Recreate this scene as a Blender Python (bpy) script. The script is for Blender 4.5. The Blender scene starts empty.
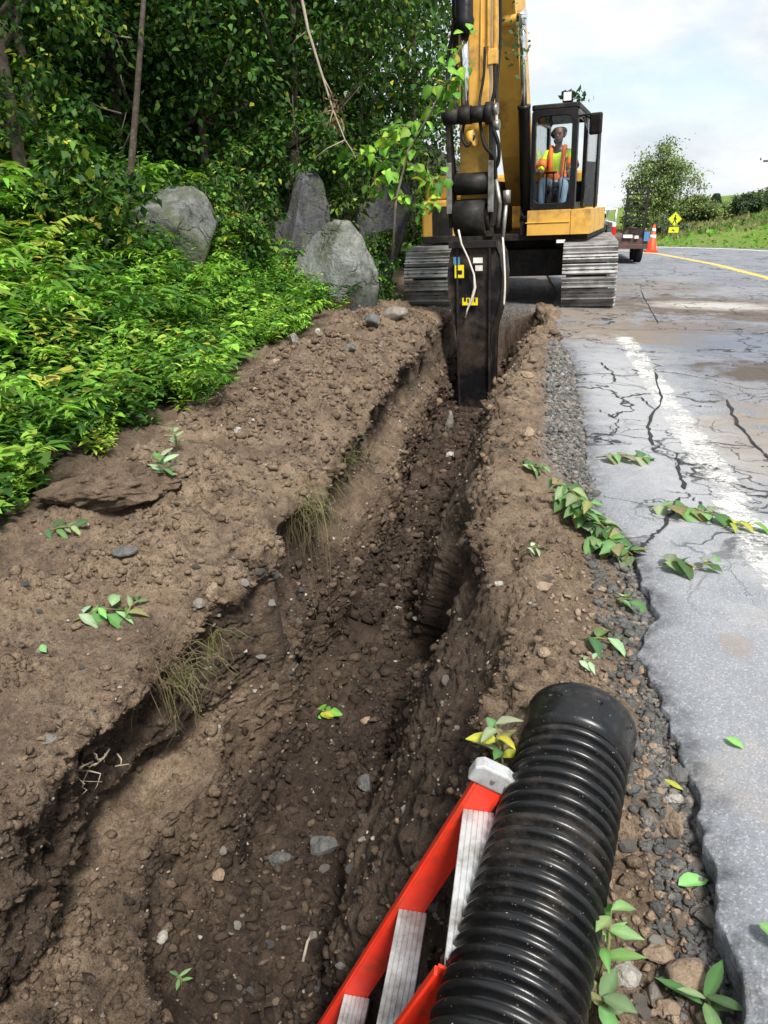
import bpy, bmesh, math, random
import numpy as np
from mathutils import Vector, Matrix, Euler
from mathutils.bvhtree import BVHTree
R = math.radians
rng = np.random.default_rng(7)
random.seed(7)
scene = bpy.context.scene
COL = scene.collection

# ------------------------------------------------------------------ camera
F = 750.0; CH = 1.55
pitch = math.atan(309 / F)
vp = Vector((154 / F, -309 / F, 1.0)).normalized()
upc = Vector((0, -math.cos(pitch), -math.sin(pitch)))
xc = vp.cross(upc).normalized()
RW = Matrix((xc, vp, upc))                       # camera(x right,y down,z fwd) -> world
cam = bpy.data.cameras.new('camera'); cam_o = bpy.data.objects.new('camera', cam); COL.objects.link(cam_o)
cam.sensor_fit = 'VERTICAL'; cam.sensor_height = 36.0; cam.lens = F / 1024 * 36.0
cam.clip_start = 0.05; cam.clip_end = 3000
m = Matrix((RW @ Vector((1, 0, 0)), RW @ Vector((0, -1, 0)), RW @ Vector((0, 0, -1)))).transposed().to_4x4()
m.translation = Vector((0, 0, CH)); cam_o.matrix_world = m
scene.camera = cam_o

# ------------------------------------------------------------------ noise
def _h(ix, iy, iz, s):
    n = (ix * 374761393 + iy * 668265263 + iz * 2147483647 + s * 1274126177) & 0xffffffff
    n = ((n ^ (n >> 13)) * 1274126177) & 0xffffffff
    n = ((n ^ (n >> 16)) * 2246822519) & 0xffffffff
    return ((n ^ (n >> 15)) & 0xffff) / 32767.5 - 1.0
def vnoise(P, scale, seed=0):
    p = P * scale + 1000.0
    i = np.floor(p).astype(np.int64); f = p - i; f = f * f * (3 - 2 * f)
    x, y, z = i[:, 0], i[:, 1], i[:, 2]; fx, fy, fz = f[:, 0], f[:, 1], f[:, 2]
    def L(a, b, t): return a + (b - a) * t
    c = [[[_h(x + a, y + b, z + d, seed) for d in (0, 1)] for b in (0, 1)] for a in (0, 1)]
    return L(L(L(c[0][0][0], c[0][0][1], fz), L(c[0][1][0], c[0][1][1], fz), fy),
             L(L(c[1][0][0], c[1][0][1], fz), L(c[1][1][0], c[1][1][1], fz), fy), fx)
def worley(P, scale, seed=0):
    p = P * scale + 500.0; i = np.floor(p).astype(np.int64); best = np.full(len(P), 9.); cid = np.zeros(len(P))
    for a in (-1, 0, 1):
        for b in (-1, 0, 1):
            for c in (-1, 0, 1):
                j = i + np.array([a, b, c]); x, y, z = j[:, 0], j[:, 1], j[:, 2]
                h1 = _h(x, y, z, seed); h2 = _h(x, y, z, seed + 11); h3 = _h(x, y, z, seed + 23)
                dx, dy, dz = j[:, 0] + .5 + .42 * h1 - p[:, 0], j[:, 1] + .5 + .42 * h2 - p[:, 1], j[:, 2] + .5 + .42 * h3 - p[:, 2]
                rx_, ry_ = dx * np.cos(h1 * 3) - dy * np.sin(h1 * 3), dx * np.sin(h1 * 3) + dy * np.cos(h1 * 3); rz_ = dz + .5 * h2 * rx_
                d = .45 * np.sqrt(dx * dx + dy * dy + dz * dz) + .55 * np.maximum(np.maximum(np.abs(rx_), np.abs(ry_)), np.abs(rz_))
                up = d < best; best = np.where(up, d, best); cid = np.where(up, h1 * .5 + h3 * .5, cid)
    return best, cid
def sstep(a, b, x):
    t = np.clip((x - a) / (b - a), 0, 1); return t * t * (3 - 2 * t)

# ------------------------------------------------------------------ materials
def new_mat(name):
    mt = bpy.data.materials.new(name); mt.use_nodes = True
    nt = mt.node_tree; nt.nodes.clear()
    out = nt.nodes.new('ShaderNodeOutputMaterial'); b = nt.nodes.new('ShaderNodeBsdfPrincipled')
    nt.links.new(b.outputs[0], out.inputs[0]); return mt, nt, b, out
class NT:
    def __init__(s, nt): s.nt = nt; s.tc = None
    def n(s, t, **k):
        nd = s.nt.nodes.new(t)
        for a, v in k.items(): setattr(nd, a, v)
        return nd
    def l(s, a, b): s.nt.links.new(a, b)
    def coord(s):
        if not s.tc: s.tc = s.n('ShaderNodeTexCoord')
        return s.tc.outputs['Object']
    def noise(s, scale, detail=4, rough=.6, vec=None, dist=0):
        nd = s.n('ShaderNodeTexNoise'); nd.inputs['Scale'].default_value = scale; nd.inputs['Detail'].default_value = detail
        nd.inputs['Roughness'].default_value = rough; nd.inputs['Distortion'].default_value = dist
        s.l(vec or s.coord(), nd.inputs['Vector']); return nd.outputs['Fac']
    def vor(s, scale, feature='F1', out='Distance', vec=None):
        nd = s.n('ShaderNodeTexVoronoi', feature=feature); nd.inputs['Scale'].default_value = scale
        s.l(vec or s.coord(), nd.inputs['Vector']); return nd.outputs[out]
    def ramp(s, fac, stops):
        nd = s.n('ShaderNodeValToRGB'); e = nd.color_ramp.elements
        while len(e) < len(stops): e.new(.5)
        for el, (p, c) in zip(e, stops):
            el.position = p
            if not hasattr(c, '__len__'): c = (c, c, c)
            el.color = (*c, 1)
        s.l(fac, nd.inputs[0]); return nd.outputs[0]
    def mix(s, fac, a, b, mode='MIX'):
        nd = s.n('ShaderNodeMix', data_type='RGBA', blend_type=mode)
        for i, v in ((0, fac), (6, a), (7, b)):
            if hasattr(v, 'links') or hasattr(v, 'is_linked'): s.l(v, nd.inputs[i])
            elif i == 0: nd.inputs[0].default_value = v
            else: nd.inputs[i].default_value = (*v, 1)
        return nd.outputs[2]
    def math(s, op, a, b=None, clamp=False):
        nd = s.n('ShaderNodeMath', operation=op, use_clamp=clamp)
        for i, v in ((0, a), (1, b)):
            if v is None: continue
            if hasattr(v, 'is_linked'): s.l(v, nd.inputs[i])
            else: nd.inputs[i].default_value = v
        return nd.outputs[0]
    def bump(s, h, strength, dist, normal=None):
        nd = s.n('ShaderNodeBump'); nd.inputs['Strength'].default_value = strength; nd.inputs['Distance'].default_value = dist
        s.l(h, nd.inputs['Height'])
        if normal: s.l(normal, nd.inputs['Normal'])
        return nd.outputs[0]
    def attr(s, name):
        return s.n('ShaderNodeAttribute', attribute_name=name)

def simple(name, col, rough=.5, metal=0., var=.25, scale=14., dirt=None, bump=0., dirtamt=.5, spec=.5):
    mt, nt, b, _ = new_mat(name); t = NT(nt)
    c2 = tuple(max(0, v * (1 - var)) for v in col); c3 = tuple(min(1, v * (1 + var * .6)) for v in col)
    f = t.noise(scale, 6, .65)
    c = t.ramp(f, [(.3, c2), (.55, col), (.75, c3)])
    if dirt:
        g = t.ramp(t.noise(scale * .45, 8, .7), [(.62 - dirtamt * .35, 0.), (.8 - dirtamt * .2, 1.)])
        c = t.mix(g, c, dirt)
    nt.links.new(c, b.inputs['Base Color'])
    r = t.ramp(t.noise(scale * 1.7, 5), [(.3, max(0, rough - .12)), (.7, min(1, rough + .14))])
    nt.links.new(r, b.inputs['Roughness']); b.inputs['Metallic'].default_value = metal
    b.inputs['Specular IOR Level'].default_value = spec
    if bump: nt.links.new(t.bump(t.noise(scale * 3, 6), bump, .01), b.inputs['Normal'])
    return mt

M = {}
M['yellow'] = simple('machine_yellow', (.70, .395, .075), .45, 0, .14, 5, dirt=(.17, .10, .05), dirtamt=.34)
M['black'] = simple('black_paint', (.008, .008, .010), .36, 0, .3, 9, dirt=(.026, .022, .019), dirtamt=.3, spec=.3)
M['dark'] = simple('dark_frame', (.014, .0135, .0135), .6, 0, .3, 9, dirt=(.05, .04, .032), dirtamt=.45, spec=.25)
M['rubber'] = simple('rubber', (.012, .012, .012), .65, 0, .3, 20, spec=.25)
M['chrome'] = simple('chrome_rod', (.78, .80, .82), .12, 1., .05, 8)
M['steel'] = simple('worn_steel', (.36, .35, .34), .45, .7, .35, 12, dirt=(.10, .08, .06), dirtamt=.55)
M['track'] = simple('track_shoe_steel', (.43, .425, .42), .5, .2, .3, 6, dirt=(.12, .10, .085), dirtamt=.55, bump=.2)
M['bucket'] = simple('bucket_black', (.007, .007, .009), .42, 0., .3, 6, dirt=(.075, .055, .042), dirtamt=.5, spec=.3)
M['alu'] = simple('aluminium', (.52, .53, .535), .5, .35, .15, 18, dirt=(.14, .12, .10), dirtamt=.5)
M['red'] = simple('red_fibreglass', (.80, .036, .012), .5, 0, .12, 15, dirt=(.30, .05, .02), dirtamt=.25)
M['white'] = simple('white_paint', (.75, .75, .74), .4, 0, .06, 8, dirt=(.35, .31, .26), dirtamt=.3)
M['cone'] = simple('cone_orange', (.85, .065, .012), .5, 0, .1, 12)
M['signy'] = simple('sign_lime', (.68, .78, .02), .4, 0, .05, 8)
M['ink'] = simple('ink_black', (.01, .01, .01), .5, 0, .1, 8)
M['rust'] = simple('rusty_frame', (.11, .05, .04), .7, 0, .35, 8, dirt=(.05, .04, .035))
M['taill'] = simple('tail_lamp', (.5, .012, .01), .2, 0, .1, 20)
M['blue'] = simple('blue_plate', (.08, .22, .42), .5, 0, .1, 20)
M['labely'] = simple('yellow_label', (.75, .62, .02), .5, 0, .1, 20)
M['rope'] = simple('white_rope', (.62, .57, .50), .8, 0, .2, 30)
M['skin'] = simple('skin', (.18, .09, .06), .5, 0, .15, 30)
M['hair'] = simple('dark_hair', (.012, .010, .010), .8, 0, .3, 60)
M['shirt'] = simple('dark_shirt', (.02, .02, .025), .8, 0, .2, 30)
M['vest'] = simple('lime_vest', (.62, .92, .03), .7, 0, .12, 30)
M['stripe'] = simple('orange_stripe', (.95, .20, .03), .6, 0, .1, 30)
M['jean'] = simple('blue_jeans', (.25, .37, .50), .85, 0, .2, 40)
M['boot'] = simple('tan_boots', (.12, .08, .05), .8, 0, .2, 40)
M['seat'] = simple('seat_cloth', (.03, .03, .033), .9, 0, .2, 40)
M['bark'] = simple('bark', (.085, .062, .048), .9, 0, .4, 18, dirt=(.19, .17, .15), dirtamt=.4, bump=.6)
M['barkpale'] = simple('pale_bark', (.20, .17, .145), .9, 0, .35, 18, dirt=(.07, .05, .04), dirtamt=.5, bump=.5)
M['twig'] = simple('dry_twig', (.30, .25, .19), .9, 0, .3, 30)
M['root'] = simple('root_brown', (.13, .09, .05), .9, 0, .3, 30)
M['straw'] = simple('grass_root', (.17, .165, .06), .9, 0, .45, 9)
M['lamp'] = simple('lamp_lens', (.75, .77, .78), .15, 0, .05, 20)

def glass_mat():
    mt, nt, b, out = new_mat('cab_glass'); nt.nodes.remove(b)
    tr = nt.nodes.new('ShaderNodeBsdfTransparent'); tr.inputs[0].default_value = (.95, .97, .97, 1)
    gl = nt.nodes.new('ShaderNodeBsdfGlossy'); gl.inputs['Roughness'].default_value = .03
    fr = nt.nodes.new('ShaderNodeFresnel'); fr.inputs[0].default_value = 1.5
    mx = nt.nodes.new('ShaderNodeMixShader'); t = NT(nt)
    nt.links.new(t.math('ADD', t.math('MULTIPLY', fr.outputs[0], .7), .0), mx.inputs[0])
    nt.links.new(tr.outputs[0], mx.inputs[1]); nt.links.new(gl.outputs[0], mx.inputs[2]); nt.links.new(mx.outputs[0], out.inputs[0])
    return mt
M['glass'] = glass_mat()

def leaf_mat(name='leaf', trans=.32):
    mt, nt, b, out = new_mat(name); t = NT(nt)
    a = t.attr('Col')
    c = t.mix(t.ramp(t.noise(40, 3), [(.35, 0.), (.7, .35)]), a.outputs['Color'], t.mix(.5, a.outputs['Color'], (.02, .04, .01)))
    nt.links.new(c, b.inputs['Base Color']); b.inputs['Roughness'].default_value = .58
    b.inputs['Specular IOR Level'].default_value = .22
    tl = nt.nodes.new('ShaderNodeBsdfTranslucent'); nt.links.new(t.mix(.5, c, t.mix(1., c, (1.2, 1.5, .5), 'MULTIPLY')), tl.inputs[0])
    mx = nt.nodes.new('ShaderNodeMixShader'); mx.inputs[0].default_value = trans
    nt.links.new(b.outputs[0], mx.inputs[1]); nt.links.new(tl.outputs[0], mx.inputs[2]); nt.links.new(mx.outputs[0], out.inputs[0])
    return mt
M['leaf'] = leaf_mat()

# soil: colours driven by the zone attribute R grass/moss, G gravel, B leaf litter, A tan subsoil
def soil_mat():
    mt, nt, b, _ = new_mat('soil'); t = NT(nt)
    z = t.attr('Zone'); sep = t.n('ShaderNodeSeparateColor'); t.l(z.outputs['Color'], sep.inputs[0])
    big = t.noise(1.6, 6, .6, dist=.6); mid = t.noise(9, 8, .7); fine = t.noise(70, 6, .75)
    c = t.ramp(mid, [(.25, (.068, .049, .036)), (.48, (.160, .115, .081)), (.72, (.265, .198, .142))])
    tan = t.ramp(mid, [(.25, (.17, .119, .078)), (.5, (.295, .214, .144)), (.75, (.42, .325, .23))])
    tm = t.math('ADD', t.ramp(big, [(.48, 0.), (.68, .55)]), z.outputs['Alpha'], clamp=True)
    c = t.mix(tm, c, tan)
    dk = t.ramp(t.noise(3.1, 7, .7, dist=.8), [(.32, .75), (.46, 0.)])
    c = t.mix(dk, c, (.050, .037, .030)); c = t.mix(t.ramp(t.noise(22, 5, .7), [(.33, .7), (.47, 0.)]), c, (.055, .041, .033))
    c = t.mix(t.ramp(fine, [(.32, .7), (.46, 0.)]), c, (.040, .030, .023)); c = t.mix(t.ramp(t.noise(170, 4, .7), [(.36, .75), (.48, 0.)]), c, (.030, .023, .018))
    c = t.mix(t.ramp(fine, [(.55, 0.), (.72, .65)]), c, (.33, .25, .18))
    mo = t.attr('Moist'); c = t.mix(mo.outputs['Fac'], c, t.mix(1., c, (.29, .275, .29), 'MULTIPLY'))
    # pebbles
    vd = t.vor(55); vc = t.vor(55, out='Color')
    sp = t.n('ShaderNodeSeparateColor'); t.l(vc, sp.inputs[0])
    peb = t.math('MULTIPLY', t.ramp(vd, [(.22, 1.), (.3, 0.)]), t.ramp(sp.outputs[0], [(.93, 0.), (.94, 1.)]))
    c = t.mix(peb, c, t.mix(sp.outputs[1], (.10, .085, .07), (.26, .23, .19)))
    # gravel
    gv = t.vor(60, out='Color'); gs = t.n('ShaderNodeSeparateColor'); t.l(gv, gs.inputs[0])
    gc = t.ramp(gs.outputs[0], [(0, (.05, .052, .058)), (.5, (.16, .165, .175)), (1, (.38, .38, .38))])
    c = t.mix(t.math('MULTIPLY', sep.outputs[1], t.ramp(t.noise(14, 5), [(.3, .35), (.5, 1.)])), c, gc)
    lit = t.ramp(t.noise(25, 6, .7), [(.3, (.012, .012, .007)), (.55, (.035, .028, .016)), (.8, (.07, .05, .03))])
    c = t.mix(sep.outputs[2], c, lit)
    gr = t.ramp(t.noise(.35, 10, .75), [(.36, (.13, .24, .035)), (.52, (.16, .26, .04)), (.64, (.26, .26, .10))])
    gr = t.mix(t.ramp(t.noise(12, 6, .7), [(.35, .6), (.6, 0.)]), gr, (.06, .09, .02))
    c = t.mix(sep.outputs[0], c, gr)
    t.l(c, b.inputs['Base Color']); b.inputs['Roughness'].default_value = .93; b.inputs['Specular IOR Level'].default_value = .2
    h = t.math('ADD', t.math('MULTIPLY', fine, .6), t.math('ADD', t.math('MULTIPLY', t.noise(190, 4, .7), .35), t.math('MULTIPLY', peb, .5)))
    h = t.math('ADD', h, t.math('MULTIPLY', gs.outputs[1], t.math('MULTIPLY', sep.outputs[1], .9)))
    t.l(t.bump(h, 1., .026), b.inputs['Normal'])
    return mt
M['soil'] = soil_mat()

def asphalt_color(t):
    big = t.noise(.8, 6, .65, dist=.5)
    c = t.ramp(big, [(.3, (.112, .128, .162)), (.5, (.168, .185, .218)), (.7, (.24, .252, .278))])
    vc = t.vor(175, out='Color'); s = t.n('ShaderNodeSeparateColor'); t.l(vc, s.inputs[0])
    c = t.mix(t.ramp(s.outputs[0], [(.0, .75), (.3, 0.)]), c, (.09, .092, .10))
    c = t.mix(t.ramp(s.outputs[1], [(.70, 0.), (1., .65)]), c, (.46, .455, .45))
    c = t.mix(t.ramp(t.noise(45, 5, .7), [(.36, .55), (.5, 0.)]), c, (.13, .13, .14))
    return c, s.outputs[2]
def ell(t, x0, y0, rx, ry, soft=.28, amp=.75, ns=3.2):
    sx = t.n('ShaderNodeSeparateXYZ'); t.l(t.coord(), sx.inputs[0])
    dx = t.math('DIVIDE', t.math('SUBTRACT', sx.outputs[0], x0), rx); dy = t.math('DIVIDE', t.math('SUBTRACT', sx.outputs[1], y0), ry)
    d = t.math('SQRT', t.math('ADD', t.math('MULTIPLY', dx, dx), t.math('MULTIPLY', dy, dy)))
    d = t.math('ADD', d, t.math('MULTIPLY', t.math('SUBTRACT', t.noise(ns, 6, .7), .5), amp * 4))
    d = t.math('MULTIPLY', d, .5); return t.ramp(d, [(max(0, .5 - soft * .4), 1.), (.5 + soft * .4, 0.)])
def asphalt_mat():
    mt, nt, b, _ = new_mat('asphalt'); t = NT(nt)
    c, hh = asphalt_color(t)
    # cracks: warped voronoi edges, only some of them open
    wv = t.n('ShaderNodeVectorMath', operation='MULTIPLY_ADD'); nz = t.n('ShaderNodeTexNoise'); nz.inputs['Scale'].default_value = 2.2; nz.inputs['Detail'].default_value = 6
    t.l(t.coord(), nz.inputs['Vector']); t.l(nz.outputs['Color'], wv.inputs[0]); wv.inputs[1].default_value = (1.3, 1.3, .2); t.l(t.coord(), wv.inputs[2])
    e = t.vor(.62, 'DISTANCE_TO_EDGE', vec=wv.outputs[0])
    ck = t.math('MULTIPLY', t.ramp(e, [(.004, 1.), (.014, 0.)]), t.ramp(t.noise(.9, 4), [(.36, 0.), (.46, 1.)]))
    e2 = t.vor(2.3, 'DISTANCE_TO_EDGE', vec=wv.outputs[0])
    ck2 = t.math('MULTIPLY', t.ramp(e2, [(.006, .8), (.022, 0.)]), t.ramp(t.noise(.7, 4, vec=wv.outputs[0]), [(.48, 0.), (.56, 1.)]))
    ck = t.math('MAXIMUM', ck, ck2)
    # dust and mud dropped by the machine: real patches on the road
    dust = t.ramp(t.noise(1.7, 8, .7, dist=1.), [(.54, 0.), (.66, .4)])
    c = t.mix(dust, c, (.30, .26, .22))
    for x0, y0, rx, ry, col, k in ((2.5, 13.4, 1.7, 1.3, (.105, .078, .058), .95), (1.2, 10.3, .95, .9, (.19, .15, .112), .9), (2.75, 8.05, .95, .62, (.075, .056, .046), .95), (3.9, 12.2, 1.4, .7, (.10, .073, .058), .85),
                                   (2.3, 10.9, 1.0, .6, (.16, .122, .095), .85), (1.7, 5.2, .5, .9, (.25, .205, .165), .65), (.8, 12.0, .8, .8, (.20, .16, .125), .8), (2.5, 6.1, .9, .9, (.23, .19, .155), .65), (.86, 2.65, .06, .07, (.19, .12, .075), .6), (1.9, 3.4, .6, .6, (.21, .185, .16), .55), (2.0, 16.5, 1.6, 1.5, (.17, .14, .115), .6)):
        c = t.mix(t.math('MULTIPLY', ell(t, x0, y0, rx, ry), k), c, col)
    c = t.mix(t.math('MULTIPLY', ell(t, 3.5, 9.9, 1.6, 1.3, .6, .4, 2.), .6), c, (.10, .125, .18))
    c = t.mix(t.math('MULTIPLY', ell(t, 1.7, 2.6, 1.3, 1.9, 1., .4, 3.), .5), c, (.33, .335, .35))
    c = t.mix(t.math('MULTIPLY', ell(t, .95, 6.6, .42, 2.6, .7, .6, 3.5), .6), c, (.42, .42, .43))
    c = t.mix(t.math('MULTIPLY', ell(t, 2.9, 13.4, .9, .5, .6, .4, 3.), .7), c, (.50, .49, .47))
    # tar-dark ragged edge
    ea = t.attr('Edge')
    c = t.mix(t.math('MULTIPLY', ea.outputs['Fac'], t.ramp(t.noise(16, 6, .7), [(.35, 1.), (.62, .1)])), c, (.03, .031, .036))
    sy_ = t.n('ShaderNodeSeparateXYZ'); t.l(t.coord(), sy_.inputs[0]); ck = t.math('MULTIPLY', ck, t.math('MULTIPLY', t.math('SUBTRACT', sy_.outputs[1], 2.7), .7, True))
    c = t.mix(ck, c, (.022, .022, .024))
    t.l(c, b.inputs['Base Color']); b.inputs['Roughness'].default_value = .82
    h = t.math('SUBTRACT', t.math('ADD', t.math('MULTIPLY', hh, .35), t.math('MULTIPLY', t.noise(130, 4), .6)), t.math('MULTIPLY', ck, 2.5))
    t.l(t.bump(h, .8, .008), b.inputs['Normal']); return mt
M['asphalt'] = asphalt_mat()
def paint_mat(name, col, wear):
    mt, nt, b, _o = new_mat(name); t = NT(nt)
    c, hh = asphalt_color(t)
    w = t.ramp(t.math('ADD', t.math('MULTIPLY', t.noise(3.2, 8, .72), .6), t.math('MULTIPLY', t.noise(38, 5, .7), .4)), [(wear, 0.), (wear + .09, 1.)])
    ea = t.attr('Edge')
    w = t.math('MULTIPLY', w, t.ramp(t.math('ADD', ea.outputs['Fac'], t.math('MULTIPLY', t.noise(9, 6, .7), 1.)), [(.62, 1.), (.85, 0.)]))
    c = t.mix(t.noise(24, 5), tuple(v * .8 for v in col), col)
    tr = t.n('ShaderNodeBsdfTransparent'); mx = t.n('ShaderNodeMixShader'); t.l(w, mx.inputs[0]); t.l(tr.outputs[0], mx.inputs[1]); t.l(b.outputs[0], mx.inputs[2]); t.l(mx.outputs[0], _o.inputs[0])
    t.l(c, b.inputs['Base Color']); b.inputs['Roughness'].default_value = .75
    t.l(t.bump(t.math('MULTIPLY', t.noise(130, 4), .8), .6, .006), b.inputs['Normal']); return mt
M['linew'] = paint_mat('worn_white_line', (.74, .73, .70), .455)
M['linef'] = paint_mat('white_line', (.74, .74, .72), .30)
M['liney'] = paint_mat('yellow_line', (.74, .49, .13), .36)
M['tar'] = simple('crack_tar', (.016, .016, .018), .8, 0, .3, 20)

def rock_mat(name, c1, c2, c3, moss=0., scale=5.):
    mt, nt, b, _ = new_mat(name); t = NT(nt)
    f = t.noise(scale, 9, .7, dist=.7)
    c = t.ramp(f, [(.3, c1), (.5, c2), (.7, c3)])
    c = t.mix(t.ramp(t.noise(scale * 3, 8, .75), [(.33, .8), (.47, 0.)]), c, tuple(v * .3 for v in c1))
    sc = t.n('ShaderNodeMapping'); t.l(t.coord(), sc.inputs[0]); sc.inputs['Scale'].default_value = (6, 6, .8)
    c = t.mix(t.ramp(t.noise(2.5, 6, .7, vec=sc.outputs[0]), [(.52, 0.), (.68, .6)]), c, c3)
    wv = t.n('ShaderNodeVectorMath', operation='MULTIPLY_ADD'); nz = t.n('ShaderNodeTexNoise'); nz.inputs['Scale'].default_value = 2.5; nz.inputs['Detail'].default_value = 5; t.l(t.coord(), nz.inputs['Vector']); t.l(nz.outputs['Color'], wv.inputs[0]); wv.inputs[1].default_value = (.5, .5, .5); t.l(t.coord(), wv.inputs[2])
    cr = t.ramp(t.vor(scale * .55, 'DISTANCE_TO_EDGE', vec=wv.outputs[0]), [(.0, 1.), (.02, 0.)]); cr = t.math('MULTIPLY', cr, t.ramp(t.noise(1.9, 4), [(.47, 0.), (.58, 1.)]))
    if moss: c = t.mix(t.math('MULTIPLY', cr, .55), c, tuple(v * .2 for v in c1))
    if moss:
        g = t.n('ShaderNodeNewGeometry'); s = t.n('ShaderNodeSeparateXYZ'); t.l(g.outputs['Normal'], s.inputs[0])
        mm = t.math('MULTIPLY', t.ramp(t.noise(scale * .8, 6, .7), [(.45, 0.), (.62, moss)]), 1.)
        c = t.mix(mm, c, (.06, .075, .03))
    t.l(c, b.inputs['Base Color']); b.inputs['Roughness'].default_value = .85
    t.l(t.bump(t.math('SUBTRACT', t.math('ADD', f, t.math('MULTIPLY', t.noise(scale * 6, 6), .5)), t.math('MULTIPLY', cr, 1. if moss else 0.)), .9, .05), b.inputs['Normal']); return mt
M['rock'] = rock_mat('grey_rock', (.035, .04, .04), (.10, .105, .10), (.23, .24, .225), .85, 3.5)
M['rocklight'] = rock_mat('pale_rock', (.085, .09, .09), (.20, .21, .20), (.37, .38, .36), .8, 3.)
M['rockdark'] = rock_mat('dark_rock', (.022, .022, .027), (.06, .06, .07), (.15, .15, .16), .75, 3.5)
M['stone_g'] = rock_mat('grey_stone', (.15, .13, .11), (.25, .22, .19), (.36, .33, .29), 0, 14.)
M['stone_t'] = rock_mat('tan_stone', (.26, .18, .12), (.36, .26, .18), (.46, .35, .26), 0, 14.)
M['stone_w'] = rock_mat('pale_stone', (.34, .31, .27), (.48, .45, .40), (.62, .59, .54), 0, 14.)
M['stone_b'] = rock_mat('bluish_stone', (.075, .075, .07), (.13, .13, .125), (.22, .215, .205), 0, 14.)

# ------------------------------------------------------------------ mesh helpers
def link(o, parent=None):
    COL.objects.link(o)
    if parent is not None: o.parent = parent
    return o
def obj_np(name, V, faces, mat, parent=None, smooth=False, col=None, colname='Col'):
    me = bpy.data.meshes.new(name)
    V = np.asarray(V, dtype=np.float32)
    if isinstance(faces, np.ndarray):
        n, k = faces.shape
        me.vertices.add(len(V)); me.vertices.foreach_set('co', V.ravel())
        me.loops.add(n * k); me.loops.foreach_set('vertex_index', faces.astype(np.int32).ravel())
        me.polygons.add(n); me.polygons.foreach_set('loop_start', np.arange(0, n * k, k, dtype=np.int32))
        me.update(calc_edges=True)
    else:
        me.from_pydata([tuple(v) for v in V.tolist()], [], faces); me.update()
    if col is not None:
        a = me.attributes.new(colname, 'FLOAT_COLOR', 'POINT')
        c = np.ones((len(V), 4), np.float32); c[:, :col.shape[1]] = col; a.data.foreach_set('color', c.ravel())
    if smooth: me.polygons.foreach_set('use_smooth', np.ones(len(me.polygons), bool))
    if mat: me.materials.append(mat)
    return link(bpy.data.objects.new(name, me), parent)
def tag(o, label=None, cat=None, group=None, kind=None):
    if label: o['label'] = label
    if cat: o['category'] = cat
    if group: o['group'] = group
    if kind: o['kind'] = kind
    return o
def empty(name, loc, rz=0., label=None, cat=None, group=None):
    o = bpy.data.objects.new(name, None); o.location = loc; o.rotation_euler = (0, 0, rz); o.empty_display_size = .2
    link(o); return tag(o, label, cat, group)

class MB:
    def __init__(s, fn=None): s.v = []; s.f = []; s.fn = fn; s.sm = []
    def add(s, vs, fs, smooth=False):
        b = len(s.v)
        for v in vs: s.v.append(tuple(s.fn(Vector(v))) if s.fn else tuple(v))
        for f in fs: s.f.append([b + i for i in f]); s.sm.append(smooth)
    def box(s, c, d, rot=None):
        hx, hy, hz = d[0] / 2, d[1] / 2, d[2] / 2; c = Vector(c)
        vs = [Vector((x * hx, y * hy, z * hz)) for x in (-1, 1) for y in (-1, 1) for z in (-1, 1)]
        if rot: E = Euler(rot).to_matrix(); vs = [E @ v for v in vs]
        s.add([c + v for v in vs], [(0, 1, 3, 2), (4, 6, 7, 5), (0, 4, 5, 1), (2, 3, 7, 6), (0, 2, 6, 4), (1, 5, 7, 3)])
    def lo(s, a, b): s.box([(a[i] + b[i]) / 2 for i in range(3)], [abs(b[i] - a[i]) for i in range(3)])
    def tube(s, pts, rad, n=10, caps=True):
        pts = [Vector(p) for p in pts]; k = len(pts)
        if not hasattr(rad, '__len__'): rad = [rad] * k
        vs = []; prev = None
        for i, p in enumerate(pts):
            d = (pts[min(i + 1, k - 1)] - pts[max(i - 1, 0)]).normalized()
            if prev is None:
                a = Vector((0, 0, 1)) if abs(d.z) < .9 else Vector((1, 0, 0)); u = d.cross(a).normalized()
            else: u = (prev - d * prev.dot(d)).normalized()
            prev = u; w = d.cross(u)
            for j in range(n):
                t = 2 * math.pi * j / n; vs.append(p + (u * math.cos(t) + w * math.sin(t)) * rad[i])
        fs = [(i * n + j, i * n + (j + 1) % n, (i + 1) * n + (j + 1) % n, (i + 1) * n + j) for i in range(k - 1) for j in range(n)]
        s.add(vs, fs, True)
        if caps:
            b = len(s.v) - k * n
            s.f.append([b + j for j in reversed(range(n))]); s.sm.append(False)
            s.f.append([b + (k - 1) * n + j for j in range(n)]); s.sm.append(False)
    def prism(s, prof, axis, a, b):
        """profile of 2D points extruded along an axis ('x': profile is (y,z))"""
        def mk(p, t): return {'x': (t, p[0], p[1]), 'y': (p[0], t, p[1]), 'z': (p[0], p[1], t)}[axis]
        n = len(prof); vs = [mk(p, a) for p in prof] + [mk(p, b) for p in prof]
        s.add(vs, [tuple(range(n))[::-1], tuple(range(n, 2 * n))] + [(i, (i + 1) % n, n + (i + 1) % n, n + i) for i in range(n)])
    def build(s, name, mat, parent=None, bevel=0., mats=None):
        me = bpy.data.meshes.new(name); me.from_pydata(s.v, [], s.f); me.update()
        me.polygons.foreach_set('use_smooth', np.array(s.sm, bool))
        bm = bmesh.new(); bm.from_mesh(me); bmesh.ops.recalc_face_normals(bm, faces=bm.faces[:]); bm.to_mesh(me); bm.free()
        me.materials.append(mat); o = link(bpy.data.objects.new(name, me), parent)
        if bevel:
            md = o.modifiers.new('bevel', 'BEVEL'); md.width = bevel; md.segments = 2; md.limit_method = 'ANGLE'; md.angle_limit = R(40)
        return o
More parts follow.
